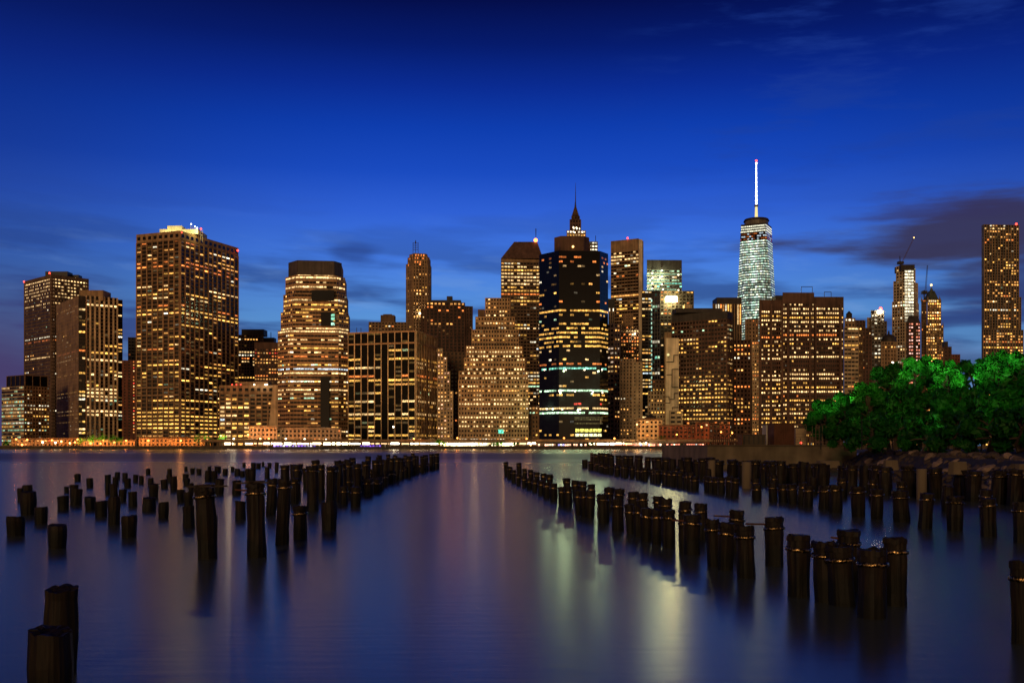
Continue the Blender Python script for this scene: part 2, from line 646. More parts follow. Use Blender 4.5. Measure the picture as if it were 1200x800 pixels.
    def beacon(self, px, py, d, r=1.1, mat='lamp_red'):
        mb = MB()
        mb.ball(PX(px, d), d, PZ(py, d), r, mat)
        return self.extra('beacon', mb)

    def block(self, name, l, r, d, top, bot, mat, thick=15.0, dd=0.0):
        mb = MB()
        dq = d + dd
        mb.abox(PX(l, dq), PX(r, dq), dq, dq + thick, PZ(bot, d), PZ(top, dq), mat)
        return self.extra(name, mb)

    def mast(self, px, d, y0, y1, r=.4, mat='black_metal', name='antenna', r1=None):
        mb = MB()
        mb.cyl(PX(px, d), d, PZ(y0, d), PZ(y1, d), r, r if r1 is None else r1, mat, 6)
        return self.extra(name, mb)

    def finish(self):
        self.wall.build('wall', self.root, self.loc)
        vis, rest = [], []
        for quad, col in self.win:
            cx = sum(p[0] for p in quad) / 4
            cy = sum(p[1] for p in quad) / 4
            cz = sum(p[2] for p in quad) / 4
            px, py = 600 + cx * F / cy, H0 - (cz - HC) * F / cy
            hid = py > 517 or px < 2 or px > 1198 or any(o[4] is not self and o[3] < cy - 4 and o[0] < px < o[1] and py > o[2] for o in OCC)
            area = abs(quad[1][0] - quad[0][0]) * (quad[2][2] - quad[1][2]) / cy ** 2
            lum = min(max(col), 1.0)
            (rest if hid or lum < .12 else vis).append((area * (.4 + lum), quad, col))
        vis.sort(key=lambda t: -t[0])
        for _, quad, col in vis[:100]:
            mb = MB()
            mb.face(quad, 'lit_window', col)
            mb.build('window', self.root, self.loc)
        rest += vis[100:]
        if rest:
            mb = MB()
            for _, quad, col in rest:
                mb.face(quad, 'lit_window', col)
            o = mb.build('windows', self.root, self.loc)
            o['kind'] = 'stuff'


def simple(name, label, px3, d, th, top, cat='building', **st):
    b = Building(name, label, px3[1], d, cat)
    b.tier(px3[0], px3[1], px3[2], d, th, top, **st)
    return b

# ------------------------------------------------------------------ the skyline, left to right
b = Building('office_tower', 'tall dark office tower with brightly lit top floor at the left end of the skyline', 60, 1150)
b.tier(28, 60, 104, 1150, 48, 322, mat='stone_dark', bw=3.6, pw=.4, sh=.5, fh=3.9, crown=3, dens=.12, rowp=.05, pal=P_GOLD, cornerw=2.2,
       rows=[(327, 1, PALE, 1.3), (331, .6, PALE, .9), (335, .75, PALE, .8), (339, .75, PALE, .9), (343, .7, PALE, .9), (347, .7, PALE, .9), (355, .85, PALE, .9),
             (394, .9, WHITE, .7), (398, .7, ORANGE, .5), (416, .8, PALE, .9)],
       left=dict(dens_mul=1.2, st=.75, pd=.12, sd=.08), right=dict(pmat='stone_brown', pd=.3))
b.block('penthouse', 53, 79, 1165, 318, 330, 'black_metal', 14)
b.block('penthouse', 78, 92, 1175, 322, 330, 'black_metal', 10)
b.beacon(58, 320, 1150)
b.beacon(28.3, 330, 1199)

b = Building('office_block', 'low office block with green-lit bands and a black top storey at far left', 28, 1010)
b.tier(2, 28, 58, 1010, 55, 452, mat='stone_dark', fh=3.6, bw=3.0, pw=.35, sh=.5, dens=.42, rowp=.1, pal=P_GOLD, dim=.3,
       left=dict(pw=.04, sh=.4, pd=.1, sd=.08, pal=[((.55, .75, .4), 3), (GREEN, 2), (PALE, 1)], st=.38, dens_mul=2.2, smat='stone_beige'), right=dict(st=.9))
b.tier(8, 29, 56, 1014, 55, 439, bot=452.5, mat='black_metal', glass='glass_black', fh=11, bw=9, pw=.08, sh=.12, pmat='stone_dark', smat='stone_dark', dens=0, dim=0)

b = Building('office_tower', 'brown office tower with pale vertical piers and a blank side wall', 92, 1030)
b.tier(66, 92, 100, 1030, 38, 347, mat='stone_brown', fh=3.8, bw=3.6, pw=.45, sh=.5, crown=4, dens=.12, rowp=.06, pal=P_GOLD,
       rows=[(357, .6, GOLD, .8), (411, .9, ORANGE, .8), (420, .7, PALE, .8), (439, .6, GOLD, .9), (457, .8, GOLD, 1), (461, .8, GOLD, .9), (465, .7, PALE, .8), (481, .8, PALE, 1), (485, .9, GOLD, .9), (493, .6, GOLD, .7)],
       left=dict(pw=.72, sh=.62, st=.5, pd=.1, sd=.08), right=dict(pw=.1, sh=.3, mat='dark_slab', dens_mul=2))
b.tier(100, 100, 138, 1037, 38, 346, mat='stone_brown', glass='glass', fh=3.8, bw=4.6, pw=.36, sh=.28, pd=1.2, pmat='stone_pale', smat='stone_dark', crown=0, dens=.14, rowp=.05, pal=P_GOLD, hfrac=.7, st=.9,
       rows=[(356, .9, PALE, 1.1), (411, .9, GOLD, 1), (420, .7, PALE, 1), (439, .6, PALE, 1), (457, .9, PALE, 1), (461, .9, PALE, 1), (465, .9, PALE, 1), (481, .9, PALE, 1.1), (485, .9, PALE, 1)])
b.tier(138, 138, 143.5, 1070, 38, 351, mat='dark_slab', fh=3.8, bw=4, pw=.12, sh=.5, dens=.35, rowp=.15, pal=P_GOLD)
b.block('penthouse', 93, 121, 1045, 340, 352, 'stone_brown', 20)

b = Building('apartment_block', 'plain red brick block with one column of lit windows beside the largest brown tower', 150, 1045)
b.tier(143, 143, 160, 1045, 12, 422, mat='brick_red', fh=3.2, bw=4.2, pw=.55, sh=.5, dens=0, dim=0, pal=P_ORANGE,
       mask=lambda fx, fy, r: fx > .72, rows=[(424 + 4.0 * i, 1, (ORANGE, WARM, RED, PALE)[i % 4], 1.1) for i in range(22)])
b = Building('office_block', 'dark narrow slab just showing above the red brick block', 155, 1220)
b.tier(150, 150, 161, 1220, 10, 395, mat='dark_slab', dens=.05, pal=P_WARM)

b = Building('office_tower', 'largest brown grid office tower with a floodlit yellow penthouse on its roof', 211, 985)
z9 = [(py, p * (.62 if py < 460 else .9), c, s * (.8 if py < 460 else .9)) for py, p, c, s in ((281, .25, ORANGE, .8), (290, .75, GOLD, .9), (294, .6, WARM, .9), (302, .9, WARM, .9), (305, .7, ORANGE, .8), (312, .8, ORANGE, .9), (320, .6, GOLD, .9),
      (332, .55, PALE, .9), (336, .92, PALE, 1.1), (345, .9, GOLD, .9), (349, .6, PALE, 1), (358, .9, ORANGE, 1), (363, .9, GOLD, 1), (372, .5, WARM, .8), (391, .5, WARM, .8), (396, .6, GOLD, .8),
      (427, .85, GOLD, 1), (436, .6, GOLD, .9), (441, .8, GOLD, 1), (449, .4, GOLD, 1), (468, .85, GOLD, 1.1), (474, .3, GOLD, 1), (478, .85, GOLD, 1), (482, .9, GOLD, .9), (487, .95, GOLD, 1.1), (491, .9, GOLD, .9),
      (496, .95, GOLD, 1), (501, .95, GOLD, 1.1), (506, .95, GOLD, 1.1), (512, .8, WARM, .6))]
b.tier(160, 211, 279, 985, 69, 271, mat='stone_brown', fh=3.9, bw=6.9, pw=.17, sh=.38, pd=1.0, sd=.4, smat='stone_dark', crown=8, crown_holes='glass_black', dens=.17, rowp=.04, pal=P_WARM, rows=z9, hfrac=.58, dim=.35, run=.4)
for (y0, y1) in ((451.5, 455.5), (461, 464)):
    for (a_, c_) in (((PX(160, 1003) + .6, 1003 - .9), (PX(211, 985), 985 - .9)),):
        mbx = MB()
        mbx.bar((a_[0], a_[1] - .3, PZ((y0 + y1) / 2, 985)), (c_[0], c_[1] - .3, PZ((y0 + y1) / 2, 985)), 1.2, 1.2, 'stone_brown', 4)
        b.extra('belt_course', mbx)
b.block('penthouse', 187, 232, 1004, 268.5, 274, 'white_paint', 30)
b.block('penthouse', 196, 213, 1004, 264.5, 269, 'white_paint', 12, -1)
mb = MB()
for i, (px, y0, y1) in enumerate(((223.5, 262, 272), (226, 264.5, 272), (229, 266, 274), (232, 267, 275), (235.5, 268, 278), (237.5, 270, 280))):
    mb.cyl(PX(px, 1012), 1012, PZ(y1 + 4, 1012), PZ(y0, 1012), .25, .2, 'white_paint', 5)
for yy in (266, 269, 272):
    mb.bar((PX(223, 1012), 1012, PZ(yy, 1012)), (PX(238, 1012), 1012, PZ(yy + 4, 1012)), .15, .15, 'white_paint', 4)
b.extra('antenna_frame', mb)
for px, py in ((224, 262.5), (228.5, 265.5), (231, 267)):
    b.beacon(px, py, 1011, .7, 'lamp_spire')
b.beacon(235.5, 268, 1011, .9)
b.beacon(278.6, 293.5, 1062)
b.beacon(213, 272.5, 984, .6)
ROOFLIT = [(PX(193, 998), 997, PZ(272.5, 998), 3780), (PX(205, 998), 995, PZ(271, 998), 3780), (PX(220, 998), 994, PZ(271.5, 998), 5040), (PX(231, 1000), 1000, PZ(271, 1000), 3780)]

b = Building('office_block', 'dark brown stepped office block behind the largest brown tower', 300, 1180)
b.tier(276, 276, 309, 1180, 8, 392, mat='brick_dark', fh=3.8, bw=3.4, pw=.35, sh=.45, dens=.18, rowp=.06, pal=P_WARM, mask=lambda fx, fy, r: fx < .85,
       rows=[(411, .95, PALE, .9), (415, .95, WHITE, 1.1), (420, .7, ORANGE, .7), (425, .4, PALE, 1), (444, .9, GOLD, 1), (448, .6, GOLD, 1)])
b.block('penthouse', 283, 309, 1184, 385.7, 393, 'dark_slab', 18)
b.block('penthouse', 309, 321, 1190, 395.5, 402, 'dark_slab', 12)
b.mast(317.5, 1190, 389, 396)
b = Building('apartment_block', 'brown block with orange windows left of the banded stepped tower', 312, 1090)
b.tier(298, 298, 331, 1090, 5, 401.5, mat='brick_dark', fh=3.6, bw=3.0, pw=.4, sh=.5, crown=6, dens=.22, rowp=.05, pal=P_ORANGE, rows=[(417, .5, ORANGE, .9), (421, .85, WARM, 1), (425, .7, WARM, .9), (433, .35, WARM, .8)])

b = Building('office_block', 'brown low wing with slanted pale end wall at the foot of the largest tower', 290, 950)
b.tier(257, 257, 321, 950, 4, 452, mat='stone_brown', fh=3.9, bw=5.6, pw=.22, sh=.42, pd=.8, crown=7, crown_holes='glass_black', dens=.85, rowp=.2, pal=P_GOLD, hfrac=.85, st=.95, run=.3,
       mask=lambda fx, fy, r: r.random() < (1.0 if fx < .62 - (1 - fy) * .1 else .22))
b.block('roof_block', 276, 314, 958, 447, 452.5, 'stone_brown', 14)
mb = MB()
d_ = 947.0
q = [(PX(320, d_), PZ(451, d_)), (PX(326, d_), PZ(451, d_)), (PX(326, d_), PZ(503, d_)), (PX(314.5, d_), PZ(503, d_))]
mb.face([(x, d_, z) for x, z in q][::-1], 'stone_pale')
mb.face([(q[1][0], d_, q[1][1]), (q[1][0], d_ + 30, q[1][1]), (q[2][0], d_ + 30, q[2][1]), (q[2][0], d_, q[2][1])], 'stone_pale')
mb.face([(q[0][0], d_, q[0][1]), (q[3][0], d_, q[3][1]), (q[3][0], d_ + 30, q[3][1]), (q[0][0], d_ + 30, q[0][1])], 'stone_pale')
mb.face([(q[0][0], d_, q[0][1]), (q[0][0], d_ + 30, q[0][1]), (q[1][0], d_ + 30, q[1][1]), (q[1][0], d_, q[1][1])], 'stone_pale')
b.extra('end_wall', mb)
for px in (272, 277, 282, 298, 311, 313):
    b.beacon(px, 450.5, 949, .55, 'lamp_red' if px < 290 else 'strip_white')

# banded stepped tower with angled front
b = Building('office_tower', 'stepped tower with angled sides and horizontal window bands', 367, 900)
prev = None
for (l, r, top, bot) in ((326, 408, 386, None), (329.5, 408, 364, 387), (332.5, 406, 343, 365), (335, 404, 322, 344), (338.5, 400, 305, 323)):
    w_ = r - l
    dd = {386: 0, 364: 1, 343: 2, 322: 3, 305: 4}[top]
    A_ = (PX(l, 912 + dd), 912 + dd)
    B_ = (PX(l + w_ * .17, 899 + dd), 899 + dd)
    C_ = (PX(l + w_ * .86, 903 + dd), 903 + dd)
    D_ = (PX(r, 914 + dd), 914 + dd)
    E_, F_ = (D_[0] - 4, D_[1] + 35), (A_[0] - 8, A_[1] + 35)
    common = dict(mat='stone_brown', glass='glass', fh=3.75, bw=3.0, pw=.05, sh=.52, sd=.45, pd=.5, dens=.26, rowp=.13, pal=P_GOLD, crown=12 if top == 305 else 0, cmat='dark_slab', run=.3,
                  rows=[(309.5, .0, PALE, 1), (322.5, .95, PALE, 1.1), (333.5, .8, PALE, .9), (338, .9, PALE, 1), (354, .9, GOLD, .9), (359, .9, GOLD, .9), (365, .6, GOLD, .9), (376, .6, GOLD, .8), (387, .95, PALE, 1.1), (396, .4, PALE, 1),
                        (403, .4, PALE, 1), (409, .6, GOLD, 1), (419, .6, ORANGE, .8), (430, .9, BLUEW, .8), (435.5, .95, PALE, 1.1), (459, .9, PALE, 1), (464, .4, PALE, .9), (475, .35, GOLD, .9)])
    z0_ = 2.0 if bot is None else PZ(bot, 900)
    b.poly([A_, B_, C_, D_, E_, F_], [(A_, B_, 'L'), (B_, C_, 'R'), (C_, D_, 'X')], z0_, PZ(top, 900), 900, **common)
for (l, r, y0, y1) in ((365, 391.5, 340, 352), (376, 390, 366, 382), (375.5, 386, 441, 500)):
    b.block('dark_panel', l, r, 899.2, y0, y1, 'glass_black', 2.5)
mb = MB()
dg = 898.9
for k, py in enumerate((369.5, 373.5, 379.5)):
    mb = MB()
    mb.face([(PX(388, dg), dg, PZ(py + 1.6, dg)), (PX(392, dg), dg, PZ(py + 1.6, dg)), (PX(392, dg), dg, PZ(py - 1.6, dg)), (PX(388, dg), dg, PZ(py - 1.6, dg))], 'lit_window', (.2, .6, .4) if k < 2 else (.4, .8, .6))
    b.extra('green_window', mb)

b = Building('office_block', 'broad dark glass block with thin pale piers and empty top openings', 487, 860)
b.tier(408, 487, 512, 860, 74, 387.5, mat='stone_brown', glass='glass_matt', fh=3.7, bw=6.3, pw=.10, sh=.30, pd=.9, sd=.15, smat='glass_matt', crown=0, dens=.16, rowp=.04, pmat='stone_beige', pal=[(GOLD, 4), (PALE, 4), ((.8, 1, .5), 1.2), (WARM, 1)], st=.7,
       dark_cols=[(.47, .55)], hfrac=.7, run=.5, dim=.3, right=dict(bw=4.0, pw=.16, st=.55),
       rows=[(390, 0, PALE, 0), (394, 0, PALE, 0), (398, 0, PALE, 0), (420, .75, GOLD, .8), (438.5, .6, ORANGE, .9), (443.5, .85, GOLD, .9), (472, .6, PALE, 1.1), (487, .85, PALE, 1.1), (491.5, .85, GOLD, .9), (501, .5, GOLD, .9), (512, .8, GOLD, 1.0)])
for k in range(2):
    mbx = MB()
    L_, C_, R_, B_ = b.foot(408, 487, 512, 860, 74)
    for p_, q_ in ((L_, C_), (C_, R_)):
        v = (Vector(q_) - Vector(p_)).normalized()
        nn = Vector((v.y, -v.x))
        nn = nn if nn.y < 0 else -nn
        zc = PZ(388 if k == 0 else 401.5, 860)
        mbx.box(p_, v, nn, .05, (Vector(q_) - Vector(p_)).length - .05, zc - .6, zc + .6, .2, 1.15 + .03 * k, 'stone_brown')
    b.extra('cornice', mbx)
for px in (418, 423, 445, 466):
    b.mast(px, 880, 384, 392, .25)

b = Building('apartment_block', 'brown apartment block with rounded roof block above the broad dark glass block', 454, 1120)
b.tier(432, 432, 477, 1120, 4, 377, mat='stone_brown', fh=3.3, bw=3.6, pw=.4, sh=.45, dens=.2, rowp=.03, pal=P_WARM)
b.block('roof_block', 446, 462, 1126, 369, 378, 'stone_dark', 14)
b.block('roof_block', 449, 459, 1128, 368, 370, 'stone_dark', 10)

b = Building('stone_tower', 'slender stone tower with angled shoulders and a lattice mast on top', 490, 1200)
for (l, r, top, bot, dd) in ((476, 504, 308, None, 0), (478, 503, 300, 309, 2), (480, 500.5, 296, 301, 4)):
    w_ = r - l
    A_, B_, C_, D_ = [(PX(x, 1200 + q + dd), 1200 + q + dd) for x, q in ((l, 10), (l + w_ * .27, 0), (l + w_ * .9, 3), (r, 8))]
    b.poly([A_, B_, C_, D_, (D_[0], D_[1] + 22), (A_[0], A_[1] + 22)], [(A_, B_, 'L'), (B_, C_, 'R'), (C_, D_, 'X')], 2.0 if bot is None else PZ(bot, 1200), PZ(top, 1200), 1200,
           mat='stone_brown', fh=3.9, bw=3.3, pw=.55, sh=.4, pd=.5, dens=.16, rowp=.02, pal=P_WARM, dim=.05, rows=[(304, .75, ORANGE, 1.2), (310, .4, ORANGE, 1), (322, .4, WARM, 1.1), (336, .4, GOLD, 1), (340, .4, WARM, 1), (356, .5, WARM, 1)])
mb = MB()
for px in (484, 487, 490):
    mb.cyl(PX(px, 1215), 1215, PZ(297, 1215), PZ(284, 1215), .3, .3, 'black_metal', 5)
for py in (285, 287.5, 290, 292.5):
    mb.bar((PX(484, 1215), 1215, PZ(py, 1215)), (PX(490, 1215), 1215, PZ(py, 1215)), .35, .35, 'black_metal', 4)
mb.cyl(PX(487, 1215), 1215, PZ(285, 1215), PZ(281.5, 1215), .9, .3, 'black_metal', 6)
b.extra('lattice_mast', mb)
b.beacon(492, 367, 1199, .9, 'strip_white')

b = Building('apartment_tower', 'dark red brick tower with orange windows and a lit top storey', 520, 1040)
b.tier(499, 499, 545, 1040, 6, 354, mat='brick_dark', fh=3.5, bw=4.2, pw=.42, sh=.35, pd=.7, dens=.12, rowp=.02, pal=P_ORANGE, st=.9, run=.35, dim=.06,
       rows=[(355.5, .95, WARM, 1.1), (361, .2, ORANGE, 1.2), (365, .35, ORANGE, 1.2)])
b.tier(545, 545, 554, 1046, 20, 358.5, mat='brick_dark', fh=3.5, bw=4, pw=.5, sh=.45, dens=.06, pal=P_ORANGE)
b.tier(493, 493, 499.5, 1046, 10, 362, mat='brick_dark', fh=3.5, bw=4, pw=.5, sh=.45, dens=.1, pal=P_ORANGE)
b.block('roof_block', 523.5, 530, 1052, 347, 355, 'dark_slab', 8)
b.block('roof_block', 503, 540, 1049, 351.5, 354.5, 'dark_slab', 16)

b = Building('office_block', 'dim brown slab between the red brick tower and the stepped ziggurat', 527, 960)
b.tier(514, 514, 546, 960, 4, 412, mat='stone_dark', fh=3.7, bw=4, pw=.5, sh=.5, dens=.06, pal=P_ORANGE)

b = Building('stone_building', 'narrow pale stepped stone building with glowing pink-lit facade', 518, 900)
for k, (l, r, top, bot) in enumerate(((512.3, 531, 458, None), (512.3, 527.5, 435, 459), (512.3, 524, 418, 436), (512.3, 519, 408, 419))):
    b.tier(l, l, r, 900 + k * 2.5, 5, top, bot=bot, thick=20, mat='stone_pale', fh=3.6, bw=2.9, pw=.45, sh=.45, dens=.8, rowp=.2, pal=[((1, .5, .28), 4), (WARM, 3), (PALE, 2)], st=1.0, run=.1, dim=.8,
           mask=lambda fx, fy, r: fx < .62 or r.random() < .4)

b = Building('stone_building', 'wide stepped ziggurat of brown stone with rows of small lit windows', 580, 850)
tz = [(537, 619.5, 445, None), (537.5, 619, 434.5, 446), (543.6, 615.7, 419, 435.5), (546, 612.5, 405, 420), (552.6, 608, 386, 406), (557, 603.5, 371, 387), (568.4, 598, 349, 372)]
for k, (l, r, top, bot) in enumerate(tz):
    b.tier(l, l, r, 850 + k * 3.5, 1.5, top, bot=bot, thick=42 - 3 * k, mat='stone_brown', fh=3.75, bw=2.45, pw=.42, sh=.5, pd=.35, dens=.22, rowp=.10, pal=[(PALE, 4), (WARM, 3), (WHITE, 1.5), (GOLD, 1)], st=1.0, run=.35, dim=.06,
           rows=[(369.5, .75, PALE, 1.0), (394, .55, PALE, 1), (398, .25, GOLD, 1), (412.5, .8, PALE, .9), (422, .5, PALE, 1.1), (437, .35, PALE, 1), (451, .6, PALE, .9), (456, .7, WARM, .9), (466, .7, PALE, 1), (471, .6, PALE, 1), (476, .9, PALE, 1.1), (486, .4, PALE, .9), (491, .85, PALE, 1.1), (496, .5, PALE, 1), (500.5, .75, PALE, 1.2)])
b.tier(619.5, 619.5, 631, 862, 3, 476, thick=30, mat='stone_brown', fh=3.75, bw=2.6, pw=.42, sh=.5, dens=.2, pal=P_WARM)
b.block('roof_block', 560, 568, 885, 362.5, 372, 'stone_dark', 10)
mb = MB()
dg = 848.9
mb.face([(PX(584, dg), dg, PZ(507.5, dg)), (PX(590, dg), dg, PZ(507.5, dg)), (PX(590, dg), dg, PZ(503, dg)), (PX(584, dg), dg, PZ(503, dg))], 'lit_window', (.12, .75, .5))
b.extra('green_window', mb)

b = Building('office_tower', 'tower with pyramid roof and a bright star-like lamp on its peak', 610, 1080)
b.tier(587, 587, 636, 1080, 4, 304, thick=45, mat='stone_dark', fh=3.7, bw=3.4, pw=.22, sh=.45, crown=2.5, cmat='stone_brown', dens=.4, rowp=.12, pal=P_GOLD, st=.95,
       rows=[(312, .75, PALE, 1), (316, .9, GOLD, 1.1), (320, .85, PALE, 1), (324, .95, PALE, 1.1), (328, .9, PALE, 1), (333, .85, PALE, 1), (337, .5, GOLD, 1), (341, .9, GOLD, .8), (346, .9, ORANGE, .7), (351, .8, GOLD, .9)],
       zones=[(352, 400, .5), (430, 462, 2.0)])
mb = MB()
x0, x1, y0, y1 = PX(587, 1080), PX(636.5, 1080), 1079, 1125
zt, zb = PZ(284, 1095), PZ(303, 1080)
xa, xb, ya, yb = PX(602.5, 1095), PX(629.5, 1095), 1092, 1112
mb.face([(x0, y0, zb), (x1, y0, zb), (xb, ya, zt), (xa, ya, zt)], 'brick_dark')
mb.face([(x1, y0, zb), (x1, y1, zb), (xb, yb, zt), (xb, ya, zt)], 'brick_dark')
mb.face([(x1, y1, zb), (x0, y1, zb), (xa, yb, zt), (xb, yb, zt)], 'brick_dark')
mb.face([(x0, y1, zb), (x0, y0, zb), (xa, ya, zt), (xa, yb, zt)], 'brick_dark')
mb.face([(xa, ya, zt), (xb, ya, zt), (xb, yb, zt), (xa, yb, zt)], 'dark_slab')
b.extra('roof', mb)
b.mast(628, 1093, 268, 285, .5, r1=.15)
b.beacon(627.7, 281.5, 1090, 2.2, 'lamp_star')

# dark glass tower with faceted front
b = Building('glass_tower', 'black glass tower with faceted front and green-white bands near its base', 672, 820)
P_ = [(PX(x, d), d) for x, d in ((632, 838), (655, 820), (703, 822), (712.5, 834))]
bk = [(P_[3][0] - 2, 870), (P_[0][0], 870)]
rw = [(300, .35, ORANGE, .5), (308, .3, ORANGE, .6), (313, .15, PALE, .5), (321, .2, PALE, .4), (353, .2, ORANGE, .9), (363.5, .97, GOLD, 1), (370, .45, GOLD, .6), (380, .5, GOLD, .8), (386, .7, GOLD, .9), (391, .8, GOLD, .8), (396, .9, GOLD, 1), (401, .75, GOLD, .8), (406, .65, GOLD, .8),
      (411, .2, PALE, .8), (415, 0.02, PALE, 1), (424, .3, PALE, .7), (428.5, .6, ORANGE, .6), (433.5, .85, CYAN, .7), (440, .2, GOLD, .7), (458.5, .92, GREEN, 1.3), (464.5, .45, GOLD, .8), (471.5, .12, RED, .9), (480, .9, PALE, .8), (485, .92, GREEN, 1.4),
      (490, 0, PALE, 1), (495, 0, PALE, 1), (501, 0, GOLD, 1), (506, .1, GOLD, 1), (512, .1, GOLD, 1)]
b.poly(P_ + bk, [(P_[0], P_[1], 'L'), (P_[1], P_[2], 'R'), (P_[2], P_[3], 'X')], 2.0, PZ(294.5, 820), 820, mat='glass_black', glass='glass_black', fh=3.6, bw=3.0, pw=.04, sh=.42, pd=.1, sd=.08, crown=3, dens=.07, rowp=.03, pal=P_GOLD, rows=rw, run=.2, dim=.05,
       left=dict(st=.8), X=dict(st=.6))
po = [(PX(x, d), d) for x, d in ((649.5, 836), (657, 829), (684, 829), (690.5, 836), (690, 858), (650, 858))]
mb = MB()
mb.prism(po, PZ(294.4, 820), PZ(276.5, 829), 'brick_dark', 'dark_slab')
b.extra('penthouse', mb)
b.beacon(671.5, 289, 827, .9, 'lamp_gold')
for x in (638, 663, 685, 705.5):
    b.beacon(x, 433.2, 817 if x > 650 else 829, .65, 'lamp_small')
for x, y in ((641, 479), (659, 479.5), (680, 479.5), (655, 458), (695, 459), (706, 460), (674, 458.5)):
    b.beacon(x, y, 817 if x > 650 else 829, .6, 'lamp_small')
dg = 818.5
for i in range(6):
    for (ya_, yb_, cc) in ((502.2, 505.8, (1.0, .9, .16)), (508, 511, (1.2, 1.15, .6))):
        xa_ = 674.5 + i * 5.2
        gl = MB()
        gl.face([(PX(xa_, dg), dg, PZ(yb_, dg)), (PX(xa_ + 4.4, dg), dg, PZ(yb_, dg)), (PX(xa_ + 4.4, dg), dg, PZ(ya_, dg)), (PX(xa_, dg), dg, PZ(ya_, dg))], 'lit_window', cc)
        b.extra('lobby_window', gl)
gl = MB()
rg = random.Random(5)
for i in range(22):
    for j in range(4):
        if rg.random() < 1.1 and j != 2:
            xa_, ya_ = 673.5 + i * 1.5, 488.5 + j * 2.3
            g = rg.uniform(.06, .13)
            gl.face([(PX(xa_, dg), dg, PZ(ya_ + 1.2, dg)), (PX(xa_ + .9, dg), dg, PZ(ya_ + 1.2, dg)), (PX(xa_ + .9, dg), dg, PZ(ya_, dg)), (PX(xa_, dg), dg, PZ(ya_, dg))], 'lit_window', (g, g * .8, g * .3))
o_ = b.extra('lattice_screen', gl)
o_['kind'] = 'stuff'

b = Building('spire_tower', 'stone skyscraper whose thin needle spire rises behind the black glass tower', 674, 1110)
b.tier(655, 655, 692, 1110, 3, 285, thick=40, mat='brick_dark', fh=3.8, bw=3.4, pw=.5, sh=.4, dens=.2, pal=P_WARM)
b.tier(664, 664, 686.5, 1116, 3, 270, bot=285.5, thick=26, mat='stone_brown', fh=4.2, bw=3.0, pw=.4, sh=.4, dens=.3, pal=P_GOLD, rows=[(271.8, .8, WHITE, 1.3)], st=1.1)
b.tier(667.5, 667.5, 681, 1119, 3, 257, bot=270.5, thick=18, mat='brick_dark', fh=4.2, bw=3.0, pw=.5, sh=.4, dens=.15, pal=P_WARM, rows=[(266.5, .5, WHITE, 1.2)])
b.tier(669.5, 669.5, 679.5, 1121, 3, 253, bot=257.5, thick=14, mat='brick_dark', fh=4, bw=3, pw=.5, sh=.5, dens=.1, pal=P_WARM)
mb = MB()
mb.cyl(PX(674.3, 1126), 1126, PZ(253.2, 1126), PZ(243, 1126), 4.2, 1.2, 'brick_dark', 8)
mb.cyl(PX(674.3, 1126), 1126, PZ(243, 1126), PZ(237, 1126), 1.1, .6, 'dark_slab', 8)
b.extra('spire', mb)
mb = MB()
mb.cyl(PX(674.5, 1126), 1126, PZ(237, 1126), PZ(214, 1126), .55, .12, 'dark_slab', 6)
b.extra('needle', mb)
for (px, py) in ((672, 266.5), (675.5, 266.8), (673.5, 272.3), (682.6, 272)):
    b.beacon(px, py, 1108, .8, 'lamp_small')
b = Building('office_block', 'small lit rooftop block with a short mast right of the needle spire', 695, 1210)
b.tier(690, 690, 700.5, 1210, 3, 283, mat='steel_grey', fh=4, bw=3.4, pw=.3, sh=.4, dens=.55, pal=P_WHITE)
b.mast(698, 1215, 276, 284, .35)

b = Building('office_tower', 'slim bronze tower with horizontal ribs and a red lamp on its roof', 735, 1180)
b.tier(716, 748.5, 753.5, 1180, 62, 280, thick=45, mat='stone_brown', fh=3.9, bw=3.4, pw=.05, sh=.42, sd=.6, pd=.65, crown=13, dens=.14, rowp=.05, pal=P_GOLD, run=.25,
       rows=[(296, .55, PALE, 1.2), (300, .5, PALE, 1), (304.5, .95, PALE, 1.1), (316, .12, ORANGE, 1), (322, .4, ORANGE, .8), (344.5, 1, WARM, 1.2), (357, .35, GOLD, .9), (363, .6, GOLD, 1), (367, .6, GOLD, .9)], right=dict(blank=True, mat='cream'), zones=[(400, 515, 2)])
b.beacon(735.5, 279, 1185, 1.1)
mb = MB()
mb.abox(PX(748.5, 1176), PX(752.5, 1176), 1174, 1178, 2, PZ(281, 1176), 'cream')
b.extra('corner_pier', mb)

b = Building('office_block', 'narrow pale grid block against the right edge of the black glass tower', 719, 960)
b.tier(711.5, 719.5, 726.5, 960, 40, 379, mat='stone_beige', fh=4.4, bw=6, pw=.16, sh=.5, pd=.5, dens=.35, rowp=.1, pal=[(PALE, 3), (WARM, 2), ((.7, .5, .35), 3)], st=.8, right=dict(bw=3.4, pw=.35, pal=P_WARM))
b.tier(713, 713, 720, 985, 3, 361, bot=380, mat='stone_beige', fh=4.4, bw=2.2, pw=.5, sh=.1, pd=.5, dens=0, dim=0, rows=[(362, .8, WHITE, 1.4)])
b.block('roof_block', 712.5, 720.5, 1000, 350, 362, 'black_metal', 10)

b = Building('apartment_tower', 'brown stepped tower with red-orange windows in front of the slim bronze tower', 738, 1050)
b.tier(727, 727, 749, 1050, 3, 382, mat='stone_dark', fh=3.6, bw=3.0, pw=.42, sh=.45, dens=.4, rowp=.1, pal=P_ORANGE, st=1.0, run=.25)
b.tier(730, 730, 742, 1056, 3, 368, bot=383, mat='stone_brown', fh=3.6, bw=3, pw=.7, sh=.6, dens=0, dim=0)
b.beacon(744, 391, 1046, .8, 'strip_white')

